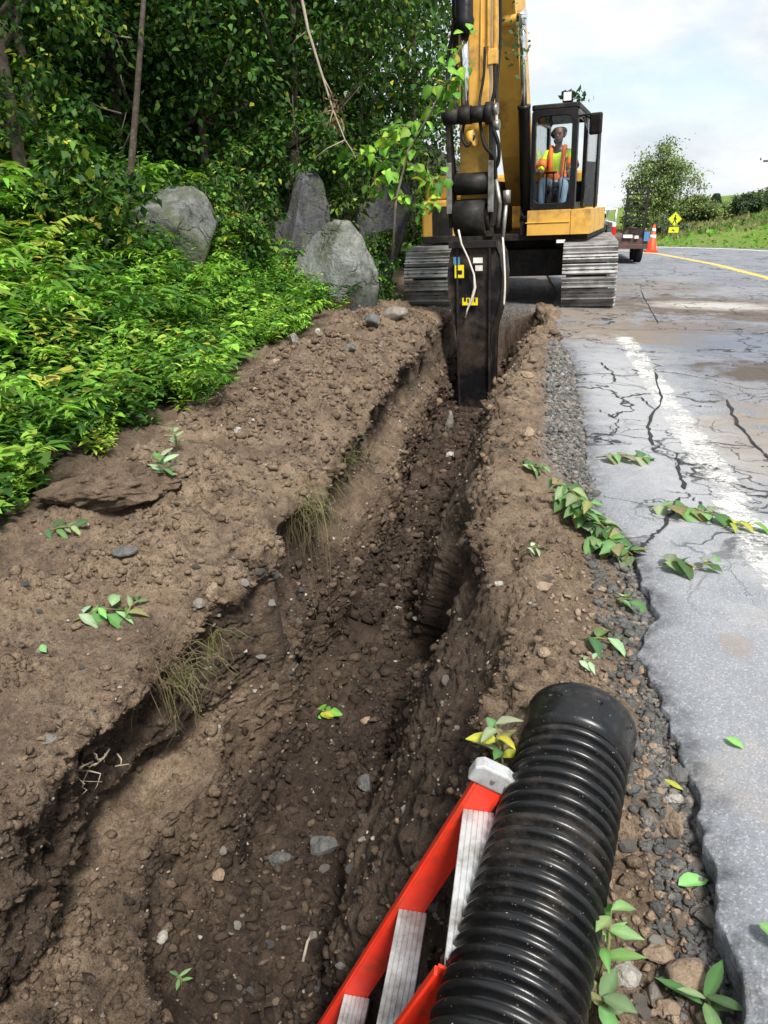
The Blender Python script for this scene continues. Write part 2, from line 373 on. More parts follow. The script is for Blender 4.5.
def rrect(w, h, r, n=5, cx=0, cy=0):
    out = []
    for sx, sy, a0 in ((1, 1, 0), (-1, 1, 90), (-1, -1, 180), (1, -1, 270)):
        for i in range(n + 1):
            a = R(a0 + 90 * i / n); out.append((cx + sx * (w / 2 - r) + r * math.cos(a), cy + sy * (h / 2 - r) + r * math.sin(a)))
    return out

# ------------------------------------------------------------------ terrain: swept cross-sections of the dug bank, trench and shoulder
def ST(rim=-1.24, ledge=0., lx=-1.15, dep=-1.22, rr=-.2, rbase=-.58, lbase=-1.0, under=0., hump=.06, sh=.0, edge=-.06, bank=.03, ru=0., lw=0.):
    # lw: how far the left wall bulges into the trench
    dep = dep - .12 * (dep > -1.22)
    return [(-2.75, .10 + bank), (-2.1, .05 + bank), (-1.65, bank), (rim - .10, .0 + bank * .3), (rim, -.07), (rim + .02 - under, -.28),
            (rim + .05 - under * .9 + lw * .5, -.48), (lx - .03 - ledge * .5 + lw, -.56 - .04 * (1 - ledge)), (lx + ledge * .06 + lw, -.66), (lbase - .02, dep + .14), (lbase + .2, dep), (rbase - .03, dep + .02),
            (rbase + .03 + ru, dep + .28), (rbase + (rr - rbase) * .42, -.55), (rr - .03, -.12), (rr + .14, hump), (max(rr + .25, .27), sh), (.56, edge)]
stations = [
    (-0.2, ST(rim=-1.45, lx=-1.0, ledge=1, dep=-1.2, rr=-.25, rbase=-.62, lbase=-.92, under=.05, hump=-.12, sh=-.16, edge=-.16)),
    (0.9, ST(rim=-1.42, lx=-.98, ledge=.6, dep=-1.2, rr=.10, rbase=-.28, lbase=-.90, under=0, hump=-.12, sh=-.16, edge=-.15)),
    (1.35, ST(rim=-1.36, lx=-1.02, ledge=1., dep=-1.2, rr=.10, rbase=-.28, lbase=-.93, under=.0, hump=-.06, sh=-.11, edge=-.12)),
    (1.62, ST(rim=-1.30, lx=-1.24, ledge=1., dep=-1.2, rr=.08, rbase=-.32, lbase=-1.0, under=.14, hump=.01, sh=-.06, edge=-.10)),
    (1.9, ST(rim=-1.26, lx=-1.30, ledge=.8, dep=-1.2, rr=-.04, rbase=-.50, lbase=-1.0, ru=-.09, under=.22, hump=.05, sh=-.03)),
    (2.3, ST(rim=-1.20, lx=-1.18, ledge=.6, dep=-1.2, rr=.0, rbase=-.52, lbase=-1.0, ru=-.10, under=.18, hump=.09, sh=.0)),
    (2.65, ST(rim=-1.24, lx=-1.20, ledge=.0, dep=-1.18, rr=-.02, rbase=-.54, lbase=-1.06, under=.12, hump=.10, ru=-.06)),
    (3.0, ST(rim=-1.12, lx=-1.06, ledge=.0, dep=-1.15, rr=-.08, rbase=-.52, lbase=-1.02, under=.0, hump=.08)),
    (3.3, ST(rim=-1.16, lx=-1.10, ledge=.0, dep=-1.13, rr=-.12, rbase=-.50, lbase=-1.05, under=.13, hump=.08, ru=-.04)),
    (3.55, ST(rim=-1.20, lx=-1.14, ledge=.0, dep=-1.12, rr=-.20, rbase=-.26, lbase=-1.08, under=.13, hump=.07, ru=.02)),
    (4.15, ST(rim=-1.17, lx=-1.10, ledge=.0, dep=-1.12, rr=-.24, rbase=-.24, lbase=-1.04, under=.13, hump=.07, ru=.04)),
    (4.4, ST(rim=-1.22, lx=-1.14, ledge=.0, dep=-1.14, rr=-.30, rbase=-.62, lbase=-1.05, under=.13, hump=.06, ru=.03)),
    (5.0, ST(rim=-1.27, lx=-1.14, ledge=.0, dep=-1.15, rr=-.26, rbase=-.66, lbase=-1.06, under=.13, hump=.08)),
    (6.0, ST(rim=-1.20, lx=-1.08, ledge=.0, dep=-1.18, rr=-.26, rbase=-.62, lbase=-1.06, hump=.08, under=.12)),
    (7.2, ST(rim=-1.30, lx=-1.14, ledge=.0, dep=-1.2, rr=-.22, rbase=-.58, lbase=-1.1, under=.13, hump=.08)),
    (8.8, ST(rim=-1.22, lx=-1.12, ledge=.0, dep=-1.22, rr=-.10, rbase=-.55, lbase=-1.1, hump=.06, under=.10)),
    (10.2, ST(rim=-1.30, lx=-1.18, ledge=.0, dep=-1.25, rr=.04, rbase=-.42, lbase=-1.14, hump=.05)),
    (11.5, ST(rim=-1.28, lx=-1.18, ledge=.0, dep=-1.3, rr=.16, rbase=-.30, lbase=-1.14, hump=.08)),
]
flat = [(-2.75, .02), (-2.1, -.06), (-1.65, -.09), (-1.33, -.09), (-1.2, -.09), (-1.05, -.08), (-.95, -.08), (-.85, -.08), (-.75, -.08), (-.65, -.08), (-.5, -.08), (-.4, -.08),
        (-.3, -.08), (-.2, -.08), (-.05, -.08), (.1, -.08), (.3, -.08), (.56, -.09)]
s115 = stations[-1][1]
stations.append((12.0, [(a[0] * .75 + b[0] * .25, a[1] * .75 + b[1] * .25) for a, b in zip(s115, flat)]))
stations.append((12.45, [(a[0] * .3 + b[0] * .7, a[1] * .22 + b[1] * .78) for a, b in zip(s115, flat)]))
stations.append((12.8, flat)); stations.append((400., flat))
SY = np.array([s[0] for s in stations]); SP = np.array([s[1] for s in stations])          # (S,18,2)
# rows
ys = [-10., -7, -5, -3.5, -2.4, -1.6, -1.0, -.6, -.3, -.05, .15, .35, .5]
y = .62
while y < 300:
    ys.append(y); y += (max(.0085, .0058 * y) if y < 13.2 else .035 * y if y > 16 else .12)
ys = np.array(ys)
# columns: t over control points
segL = np.linalg.norm(np.diff(SP[3], axis=0), axis=1)
tt = [0.]
for i, L in enumerate(segL):
    n = max(6, int(L / (.0135 if i in (0,) else .0095)))
    tt += list(i + np.arange(1, n + 1) / n)
tt = np.array(tt)
def section(Y):
    Yc = np.clip(Y, SY[0], SY[-1]); out = np.zeros((len(Y), 18, 2))
    j = np.clip(np.searchsorted(SY, Yc) - 1, 0, len(SY) - 2); f = (Yc - SY[j]) / (SY[j + 1] - SY[j]); f = (f * f * (3 - 2 * f) * .6 + f * .4)[:, None, None]
    return SP[j] * (1 - f) + SP[j + 1] * f
C18 = section(ys)
k = np.clip(tt.astype(int), 0, 16); ft = (tt - k)[None, :, None]
inner = C18[:, k] * (1 - ft) + C18[:, k + 1] * ft                                         # rows x cols x (x,z)
ker = np.exp(-.5 * (np.arange(-9, 10) / 2.3) ** 2); ker /= ker.sum()
pad = np.concatenate([np.repeat(inner[:, :1], 9, 1), inner, np.repeat(inner[:, -1:], 9, 1)], 1)
inner = sum(ker[q] * pad[:, q:q + inner.shape[1]] for q in range(19))
lx = [-2.77]; d = .04
while lx[-1] > -70: lx.append(lx[-1] - d); d *= 1.09
lx = np.array(lx[::-1]); rx = [.60]; d = .06
while rx[-1] < 120: rx.append(rx[-1] + d); d *= 1.12
rx = np.array(rx)
FARE = np.array([(9.3, -10), (9.3, 18), (9.25, 25), (8.75, 29.7), (7.5, 31.2), (5.8, 31.9), (4.0, 32.5), (0., 33.5), (-10, 35.), (-40, 38)], float)
def dist_far(x, y):
    """signed distance beyond the far road edge (positive outside)"""
    P = np.stack([x, y], -1); best = np.full(x.shape, 1e9); sg = np.ones(x.shape)
    for a, b in zip(FARE[:-1], FARE[1:]):
        ab = b - a; t = np.clip(((P - a) @ ab) / (ab @ ab), 0, 1); q = a + t[..., None] * ab; dd = np.linalg.norm(P - q, axis=-1)
        s = np.where(ab[0] * (P[..., 1] - a[1]) - ab[1] * (P[..., 0] - a[0]) < 0, 1, -1)
        up = dd < best; best = np.where(up, dd, best); sg = np.where(up, s, sg)
    # region test: right of / beyond the poly-line
    return best, sg
def beyond(x, y):
    d, s = dist_far(x, y); out = np.where(y < 29.0, np.sign(x - 9.0), 0)
    yy = np.interp(x, FARE[::-1, 0][:-2][::1] if False else np.array([-40, -10, 0, 4., 5.8, 7.5, 8.75, 9.2]), np.array([38, 35., 33.5, 32.5, 31.9, 31.2, 29.7, 26.]))
    ins = (x < 9.25) & (y < np.where(x < 9.2, yy, 1e9)) & ~((x > 9.2))
    return np.where(ins, -d, d)
def outer_z(x, y):
    t = np.clip(-2.6 - x, 0, None); zl = .11 + .13 * t + .085 * t * t
    zl = np.where(t > 5, .11 + .65 + 2.125 + (t - 5) * .62, zl); zl = np.minimum(zl, 14)
    b = beyond(x, y); zr = sstep(.2, 5, b) * (1.15 * sstep(-2, 11, x - 4 - (y - 32) * .1)) * (1 + .045 * np.clip(b, 0, 24)) - .09
    zr = np.where(b > 0, zr, -.09)
    return np.where(x < -2.6, zl, zr)
nr = len(ys)
XL = np.repeat(lx[None], nr, 0); XR = np.repeat(rx[None], nr, 0); YL = np.repeat(ys[:, None], len(lx), 1); YR = np.repeat(ys[:, None], len(rx), 1)
ZL = outer_z(XL, YL); zl0 = inner[:, :1, 1]; w = sstep(-3.6, -2.75, XL); ZL = ZL * (1 - w) + zl0 * w
ZR = outer_z(XR, YR); zr0 = inner[:, -1:, 1]; w = 1 - sstep(.6, 1.2, XR); ZR = ZR * (1 - w) + zr0 * w
GX = np.concatenate([XL, inner[..., 0], XR], 1); GZ = np.concatenate([ZL, inner[..., 1], ZR], 1); GY = np.repeat(ys[:, None], GX.shape[1], 1)
nc = GX.shape[1]; ncl = len(lx); nci = inner.shape[1]
P = np.stack([GX, GY, GZ], -1)
du = np.gradient(P, axis=1); dv = np.gradient(P, axis=0); N = np.cross(du, dv); N /= np.maximum(np.linalg.norm(N, axis=-1, keepdims=True), 1e-9)
Pf = P.reshape(-1, 3)
an = Pf * np.array([1., .75, 1.])
n1 = vnoise(an, 1.9, 1); n2 = vnoise(an, 5., 2); n3 = vnoise(Pf, 13., 3); n4 = vnoise(Pf, 33., 4); n5 = vnoise(Pf, 75., 5)
clod = np.clip(n3 - .15, 0, 1) ** 1.2; pit = np.clip(-n2 - .35, 0, 1)
X0, Y0, Z0 = Pf[:, 0], Pf[:, 1], Pf[:, 2]
near = np.where((X0 > -2.76) & (X0 < .7) & (Y0 > .3) & (Y0 < 13))[0]
wd1, wi1 = worley(Pf[near], 8.5, 51); wd2, wi2 = worley(Pf[near], 21., 52)
cl1 = np.zeros(len(Pf)); cl2 = np.zeros(len(Pf)); cl1[near] = np.clip(.62 - wd1, 0, 1) * (wi1 > -.22) * (.6 + wi1); cl2[near] = np.clip(.66 - wd2, 0, 1) * (wi2 > -.25) * (.7 + wi2)
patch = sstep(-.35, .45, n1 + .6 * n2)
n6 = np.zeros(len(Pf)); n6[near] = vnoise(Pf[near], 140., 6); rid = 1 - np.abs(n3) * 2; rid4 = 1 - np.abs(n4) * 2
disp = .060 * n1 + .045 * n2 + .016 * n3 - .07 * pit + .016 * rid * sstep(-.3, .4, n2) + .011 * rid4 + .010 * n4 + .0085 * n5 + .006 * n6 + (.125 * cl1 * sstep(-.2, .5, n2) + .026 * cl2 * (1 + n5)) * (.15 + .85 * patch)
col_i = np.tile(np.arange(nc), nr); cin = (col_i >= ncl) & (col_i < ncl + nci)
tcol = np.concatenate([np.full(ncl, -1.), tt, np.full(len(rx), 99.)])[col_i]
amp = np.where(cin, 1., 0.)
amp *= np.where(tcol > 16, np.clip(17 - tcol, 0.0, 1) * .8, 1.)            # calm under the asphalt edge
amp *= np.where((Y0 > 12.2), .35, 1.)
ll = (~cin) & (X0 < 0); amp = np.where(ll, .9, amp)
amp = np.where((~cin) & (X0 > 0), 0., amp)
gr_flat = sstep(4.2, 4.8, Y0) * (1 - sstep(9, 10, Y0)) * sstep(15.75, 16.2, tcol)
amp *= 1 - .75 * gr_flat
# vertical scrapes left by the bucket teeth on the far walls
wall = ((tcol > 4.3) & (tcol < 9.3)) | ((tcol > 11.3) & (tcol < 14.3))
smooth_r = ((tcol > 11.6) & (tcol < 14.2)) | ((tcol > 4.4) & (tcol < 8.2) & (Y0 > 2.9))
scr_a = 1 + 1.6 * ((Y0 > 2.9) & (tcol < 9))
scr = vnoise(np.stack([X0 * 3, Y0 * 16, Z0 * 1.6], -1), 1., 9) * .018 * wall
Pd = Pf + N.reshape(-1, 3) * (disp * amp * np.where(smooth_r, .5, 1.) + scr * amp * scr_a)[:, None]
bank_r = np.where((~cin) & (X0 > 6), sstep(.2, 3, beyond(X0, Y0)), 0.)
for dx_, dy_, dz_, r_, dp_ in ((-1.2, 2.3, -.12, .10, .13), (-1.24, 2.62, -.08, .09, .12), (-1.16, 2.95, -.14, .08, .10), (-1.3, 1.75, -.12, .12, .10), (-1.22, 3.6, -.2, .10, .08), (-1.2, 5.3, -.35, .14, .08), (-1.2, 6.4, -.4, .13, .08), (-1.22, 7.6, -.3, .16, .09), (-1.2, 4.5, -.5, .12, .07), (-.1, 2.35, -.2, .10, .07), (-1.28, 1.45, -.35, .12, .07)):
    q_ = np.exp(-((X0 - dx_) ** 2 + (Y0 - dy_) ** 2 * .6 + (Z0 - dz_) ** 2) / r_ ** 2); Pd -= N.reshape(-1, 3) * (q_ * dp_ * (1 + .6 * n3))[:, None]
_r = np.random.default_rng(5)
for _ in range(26):
    dy_ = _r.uniform(2.9, 10.5); dz_ = _r.uniform(-.55, -.12); r_ = _r.uniform(.06, .15); near_ = np.abs(Y0 - dy_) < .6
    q_ = np.where(near_ & (tcol > 3.8) & (tcol < 8.6), np.exp(-((Y0 - dy_) ** 2 * .8 + (Z0 - dz_) ** 2) / r_ ** 2), 0); Pd -= N.reshape(-1, 3) * (q_ * r_ * .9 * (1 + .7 * n3))[:, None]
m_ = np.exp(-((X0 + 1.95) / .55) ** 2) * sstep(2.8, 4.2, Y0) * (1 - sstep(9.5, 11.5, Y0)); Pd[:, 2] += m_ * (.10 + .13 * vnoise(an, .8, 61) + .07 * vnoise(an, 2.4, 62)) * (X0 < -1.0) * (tcol < 4.6)
Pd[:, 2] += bank_r * (.22 * vnoise(Pf, .25, 21) + .12 * vnoise(Pf, .9, 22))
# zone attribute
Zn = np.zeros((len(Pf), 4), np.float32)
Zn[:, 0] = np.where((X0 > 3) & (~cin), sstep(.1, 1.2, beyond(X0, Y0)), 0)
gm = sstep(4.0, 4.9, Y0 + n2 * .3) * (1 - sstep(8.8, 9.8, Y0)) * sstep(15.55, 16.05, tcol + n1 * .12)
gm = np.maximum(gm, .6 * sstep(12.3, 13, Y0) * (X0 > -1.6))
gm = np.maximum(gm, .75 * sstep(16.45, 16.95, tcol + n2 * .25) * (Y0 < 4.5))
Zn[:, 1] = np.clip(gm, 0, 1)
Zn[:, 2] = sstep(-2.35, -3.0, X0 + n1 * .25) * 1.0
ledge_t = np.exp(-((tcol - 7.4) / .55) ** 2) * sstep(.9, 1.3, Y0) * (1 - sstep(2.5, 2.9, Y0)) * .9
tan_top = ((tcol > .5) & (tcol < 4.2)) * sstep(-.3, .45, n1 + .5 * n2) * (.9 - .5 * sstep(3.2, 5.5, Y0))
tan_w = ((tcol > 5.0) & (tcol < 8.)) * sstep(2.4, 3., Y0) * sstep(.1, .6, n2) * .35
tan_r = ((tcol > 14.2) & (tcol < 16.8)) * (.55 + .45 * n1) * .75
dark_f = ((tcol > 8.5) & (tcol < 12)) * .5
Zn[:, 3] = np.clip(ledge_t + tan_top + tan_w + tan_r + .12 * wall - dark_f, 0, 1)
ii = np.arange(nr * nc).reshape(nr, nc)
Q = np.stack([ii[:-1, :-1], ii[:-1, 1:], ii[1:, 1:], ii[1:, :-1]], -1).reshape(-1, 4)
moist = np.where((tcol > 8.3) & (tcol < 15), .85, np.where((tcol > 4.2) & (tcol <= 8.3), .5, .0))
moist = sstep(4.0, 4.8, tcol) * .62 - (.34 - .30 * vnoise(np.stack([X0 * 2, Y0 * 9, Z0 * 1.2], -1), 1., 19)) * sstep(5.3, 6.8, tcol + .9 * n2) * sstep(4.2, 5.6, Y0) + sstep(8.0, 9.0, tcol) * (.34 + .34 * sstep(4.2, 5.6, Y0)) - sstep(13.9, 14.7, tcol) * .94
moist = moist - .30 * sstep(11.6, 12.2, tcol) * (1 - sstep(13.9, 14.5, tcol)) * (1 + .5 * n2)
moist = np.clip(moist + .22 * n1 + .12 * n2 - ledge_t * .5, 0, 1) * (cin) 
mo4 = np.repeat(moist[:, None], 4, 1).astype(np.float32)
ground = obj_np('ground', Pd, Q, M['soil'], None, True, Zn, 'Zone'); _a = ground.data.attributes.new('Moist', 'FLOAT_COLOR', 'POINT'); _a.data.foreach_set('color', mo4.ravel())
tag(ground, 'brown dug soil bank with an open trench along a road shoulder', None, None, 'structure')
# coarse copy of the grid for height queries
BV = BVHTree.FromPolygons([Vector(v) for v in Pd.tolist()], Q.tolist(), all_triangles=False)
def gz(x, y, top=30.):
    h = BV.ray_cast(Vector((x, y, top)), Vector((0, 0, -1)))
    return h[0].z if h[0] else 0.
CAM = Vector((0, 0, CH))
def hit(px, py):
    d = RW @ Vector(((px - 384) / F, (py - 512) / F, 1)); d.normalize(); h = BV.ray_cast(CAM, d)
    if h[0] is None: return CAM + d * 30, Vector((0, 0, 1)), 30.
    n = h[1]; n = n if n.z > 0 else (n if n.dot(d) < 0 else -n)
    return h[0], n, h[3]
def on_road(px, py, z=0.):
    d = RW @ Vector(((px - 384) / F, (py - 512) / F, 1)); return CAM + d * ((z - CH) / d.z)

# ------------------------------------------------------------------ road
LE = [(.62, -10), (.54, 1.0), (.53, 1.17), (.54, 1.35), (.55, 1.57), (.57, 1.85), (.55, 2.03), (.52, 2.29), (.47, 2.53), (.60, 2.85), (.56, 3.2), (.57, 3.6), (.43, 3.78), (.46, 5.9), (.48, 7.93), (.46, 8.9), (.30, 9.6), (.28, 11), (.32, 12.5), (.5, 15), (.3, 20)]
LF = [(-.8, 24), (-4, 27.2), (-12, 28.4), (-40, 30)]
RE = [tuple(p) for p in FARE]
def resample(pl, n_by):
    pl = np.array(pl, float); s = np.concatenate([[0], np.cumsum(np.linalg.norm(np.diff(pl, axis=0), axis=1))]); s /= s[-1]
    return np.stack([np.interp(n_by, s, pl[:, 0]), np.interp(n_by, s, pl[:, 1])], -1)
# rows follow y up to 22 m, then fan round the bend
ry = np.concatenate([[-10, -6, -3, -1, 0], np.arange(.4, 14, .022), np.arange(14, 22.01, .2)])
LEa, REa = np.array(LE), np.array(RE)
rowsL = [(np.interp(v, LEa[:, 1], LEa[:, 0]), v) for v in ry] ; rowsR = [(np.interp(v, [-10, 18, 25], [9.3, 9.3, 9.25]), v) for v in ry]
fan = np.linspace(0, 1, 70)[1:]
rowsL += [tuple(p) for p in resample([rowsL[-1]] + LF, fan)]; rowsR += [tuple(p) for p in resample([rowsR[-1]] + RE[2:], fan)]
rowsL = np.array(rowsL); rowsR = np.array(rowsR)
pe = np.stack([rowsL[:, 0] * 0, rowsL[:, 1], rowsL[:, 0] * 0], -1)
rowsL[:, 0] += np.where(rowsL[:, 1] < 14, .014 * vnoise(pe, 1.7, 31) + .016 * vnoise(pe, 7, 32) + .012 * vnoise(pe, 22, 33), 0)
uu = np.concatenate([[0, 0.0008, .002, .004, .007, .011, .016, .022, .03], np.linspace(.04, 1, 60)])
RP = rowsL[:, None] * (1 - uu[None, :, None]) + rowsR[:, None] * uu[None, :, None]
rz = .0022 * vnoise(np.stack([RP[..., 0].ravel(), RP[..., 1].ravel(), 0 * RP[..., 0].ravel()], -1), 1.3, 41).reshape(RP.shape[:2])
edge_w = np.clip(1 - uu / .02, 0, 1)[None] * np.ones((len(rowsL), 1)); rz -= .022 * edge_w ** 2
top = np.concatenate([RP, rz[..., None]], -1)
sk = top[:, :1].copy(); sk[..., 2] = -.13; sk[..., 0] += .012
sk2 = top[:, -1:].copy(); sk2[..., 2] = -.2
allp = np.concatenate([sk, top, sk2], 1); er = np.concatenate([np.ones((len(rowsL), 1)), np.clip(1 - uu / .013, 0, 1)[None] * np.ones((len(rowsL), 1)), np.zeros((len(rowsL), 1))], 1)
a_, b_ = allp.shape[:2]; ii = np.arange(a_ * b_).reshape(a_, b_)
Qr = np.stack([ii[:-1, :-1], ii[:-1, 1:], ii[1:, 1:], ii[1:, :-1]], -1).reshape(-1, 4)
ec = np.repeat(er.reshape(-1, 1), 4, 1)
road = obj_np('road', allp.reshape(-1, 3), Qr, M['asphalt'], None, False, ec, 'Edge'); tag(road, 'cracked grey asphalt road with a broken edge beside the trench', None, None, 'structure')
def roadz(c): return .0022 * vnoise(np.stack([c[:, 0], c[:, 1], 0 * c[:, 0]], -1), 1.3, 41)
def strip(name, pl, w, mat, z=.012, n=400, parent=None, jitter=0.):
    pl = np.array(pl, float); s = np.concatenate([[0], np.cumsum(np.linalg.norm(np.diff(pl, axis=0), axis=1))]); q = np.linspace(0, s[-1], n)
    c = np.stack([np.interp(q, s, pl[:, 0]), np.interp(q, s, pl[:, 1])], -1)
    for _ in range(6): c[1:-1] = (c[:-2] + 2 * c[1:-1] + c[2:]) / 4
    t = np.gradient(c, axis=0); t /= np.linalg.norm(t, axis=1, keepdims=True); nn = np.stack([t[:, 1], -t[:, 0]], -1)
    vs = []; ed = []
    for k in (-1, -.5, 0, .5, 1):
        cc = c + nn * (w / 2 * k); vs.append(np.concatenate([cc, (roadz(cc) + .0025)[:, None]], 1)); ed.append(np.full(n, abs(k) ** 2 * 1.))
    V = np.stack(vs, 1).reshape(-1, 3); E = np.repeat(np.stack(ed, 1).reshape(-1, 1), 4, 1); ii = np.arange(n * 5).reshape(n, 5)
    o = obj_np(name, V, np.stack([ii[:-1, :-1], ii[:-1, 1:], ii[1:, 1:], ii[1:, :-1]], -1).reshape(-1, 4), mat, parent, False, E, 'Edge')
    return tag(o, None, None, None, 'structure')
strip('edge_line', [(1.24, -4), (1.22, 2), (1.19, 4), (1.2, 6), (1.18, 8.6), (1.17, 9.9)], .42, M['linew'], parent=road)
strip('edge_line', [(9.0, 3), (9.0, 18), (8.9, 25), (8.45, 29.2), (7.2, 30.7), (5.7, 31.35), (4.0, 31.9), (0, 32.9), (-10, 34.3)], .55, M['linef'], parent=road)
strip('centre_line', [(4.9, -4), (4.95, 8), (5.12, 14), (5.17, 18.8), (4.85, 23), (3.97, 27.6), (3.0, 29.), (1, 29.9), (-8, 31)], .52, M['liney'], parent=road)
def crack(pix, w):
    pts = [on_road(*p) for p in pix]; P2 = []
    for a, b in zip(pts[:-1], pts[1:]):
        for k in range(8):
            q = a.lerp(b, k / 8); P2.append((q.x + random.uniform(-.012, .012), q.y + random.uniform(-.02, .02)))
    P2.append((pts[-1].x, pts[-1].y)); mb = MB(); vs = []
    for i, p in enumerate(P2):
        ww = w * random.uniform(.35, 1.25) * (.3 if i in (0, len(P2) - 1) else 1)
        z_ = float(roadz(np.array([p]))[0]) + .0075; vs += [(p[0] - ww, p[1] + ww * .4, z_), (p[0] + ww, p[1] - ww * .4, z_)]
    mb.add(vs, [(2 * i, 2 * i + 1, 2 * i + 3, 2 * i + 2) for i in range(len(P2) - 1)])
    tag(mb.build('road_crack', M['tar'], road), None, None, None, 'structure')
crack([(655, 372), (662, 398), (648, 425), (652, 445), (676, 454), (680, 470), (685, 490)], .011)
crack([(686, 492), (700, 505), (712, 520)], .006)
crack([(612, 558), (640, 548), (662, 530), (680, 498)], .011)
crack([(572, 360), (600, 363), (612, 372), (615, 382)], .010)
crack([(598, 410), (615, 418), (622, 412)], .008)
crack([(640, 290), (648, 305), (658, 324)], .012)
crack([(726, 400), (738, 425), (760, 450), (772, 462)], .012)
crack([(690, 406), (712, 407)], .010)
crack([(590, 395), (640, 398), (655, 410)], .007)

def atY(px, py, Y):
    d = RW @ Vector(((px - 384) / F, (py - 512) / F, 1)); return CAM + d * (Y / d.y)

# ------------------------------------------------------------------ corrugated culvert pipe
A = Vector((.243, 1.939, .121)); B = Vector((.068, 1.111, -.017)); ax = (A - B).normalized()
pip = empty('culvert_pipe', B, 0, 'black corrugated plastic culvert pipe with a smooth ring end, lying beside the asphalt', 'drain pipe')
end = A + ax * -.03; Lp = 2.25
uu_ = ax.cross(Vector((0, 0, 1))).normalized(); ww_ = uu_.cross(ax)
def lathe_along(prof, n, origin, closed=False):
    V = []; k = len(prof)
    for s, r in prof:
        r *= .965
        for j in range(n):
            a = 2 * math.pi * j / n; r = r * 1.0; V.append(origin - ax * s + (uu_ * math.cos(a) + ww_ * math.sin(a)) * r - pip.location)
    f = [(i * n + j, i * n + (j + 1) % n, (i + 1) * n + (j + 1) % n, (i + 1) * n + j) for i in range(k - 1) for j in range(n)]
    if closed: f += [((k - 1) * n + j, (k - 1) * n + (j + 1) % n, (j + 1) % n, j) for j in range(n)]
    return V, f
prof = [(.150, .142)]
s = .155; p_ = .0375
while s < Lp:
    for q, r in ((.0, .134), (.13, .1345), (.20, .1515), (.29, .1580), (.47, .1602), (.65, .1580), (.74, .1515), (.81, .1345)): prof.append((s + q * p_, r))
    s += p_
prof += [(s, .1385), (s, .130), (.150, .130)]
def pipe_mat():
    mt, nt, b, _ = new_mat('black_corrugated_plastic'); t = NT(nt)
    c = t.ramp(t.noise(7, 6, .7), [(.35, (.0035, .0037, .0042)), (.7, (.009, .009, .010))])
    sc = t.noise(90, 4, .6); sp = t.math('MULTIPLY', t.ramp(sc, [(.685, 0.), (.72, .85)]), t.ramp(t.noise(6, 4), [(.42, 0.), (.58, 1.)]))
    mp = t.n('ShaderNodeMapping'); t.l(t.coord(), mp.inputs[0]); mp.inputs['Rotation'].default_value = (0, 0, .2); mp.inputs['Scale'].default_value = (1, .35, 1)
    sp2 = t.ramp(t.noise(120, 3, .6, vec=mp.outputs[0]), [(.70, 0.), (.74, .5)])
    dust = t.ramp(t.noise(5, 8, .75), [(.52, 0.), (.75, .22)])
    c = t.mix(dust, c, (.20, .16, .125)); c = t.mix(t.math('MAXIMUM', sp, sp2), c, (.42, .41, .40))
    t.l(c, b.inputs['Base Color']); t.l(t.ramp(t.noise(12, 5), [(.3, .24), (.7, .40)]), b.inputs['Roughness'])
    b.inputs['Specular IOR Level'].default_value = .46
    t.l(t.bump(t.noise(60, 5, .7), .12, .004), b.inputs['Normal']); return mt
M['pipe'] = pipe_mat()
V, f = lathe_along(prof, 96, end, False); o = obj_np('pipe_wall', [v[:] for v in V], f, M['pipe'], pip, True)
ring = [(.0, .150), (.0, .157), (.003, .1635), (.010, .166), (.019, .1655), (.023, .1625), (.029, .1612), (.062, .1612), (.093, .1612), (.101, .160), (.107, .154), (.112, .146), (.116, .1385), (.116, .134), (.05, .150), (.0, .150)]
ring = [(a * 1.3, b) for a, b in ring]; V, f = lathe_along(ring, 96, end); obj_np('ring_end', [v[:] for v in V], f, M['pipe'], pip, True)
c0 = end - ax * .05
for a in (1.2, 1.95, .5):
    mb = MB(); d = (uu_ * math.cos(a) + ww_ * math.sin(a)); mb.tube([c0 + d * .160 - pip.location, c0 + d * .1635 - pip.location], .0042, 10)
    mb.build('moulded_stud', M['rubber'], pip)

# ------------------------------------------------------------------ step ladder lying against the trench side
Yr = 1.597; top_ = Vector((-.045, Yr, .13)); dn = Vector((-.455, 0, -1.087)).normalized(); wd = -.455
lad = empty('ladder', top_, 0, 'red fibreglass ladder with white aluminium treads leaning into the trench under the pipe', 'ladder')
nrm_l = dn.cross(Vector((0, 1, 0))); nrm_l = nrm_l if nrm_l.z > 0 else -nrm_l      # points up and into the trench
LL = 1.52
def rail(y0, sgn, S0=0.):
    mb = MB(); Yv = Vector((0, 1, 0))
    def bar(n0, n1, y0_, y1_, s0, s1):
        vs = [dn * s_ + nrm_l * n_ + Yv * (y0 + y_) for s_ in (s0, s1) for n_ in (n0, n1) for y_ in (y0_, y1_)]
        mb.add(vs, [(0, 1, 3, 2), (4, 6, 7, 5), (0, 4, 5, 1), (2, 3, 7, 6), (0, 2, 6, 4), (1, 5, 7, 3)])
    bar(-.068, .0, -.004, .004, S0, LL)                     # web
    bar(.0, .008, -.004, .026 * sgn, S0, LL); bar(-.076, -.068, -.004, .026 * sgn, S0, LL)
    return mb.build('rail', M['red'], lad, .0015)
rail(0., 1); rail(wd, -1, .13)
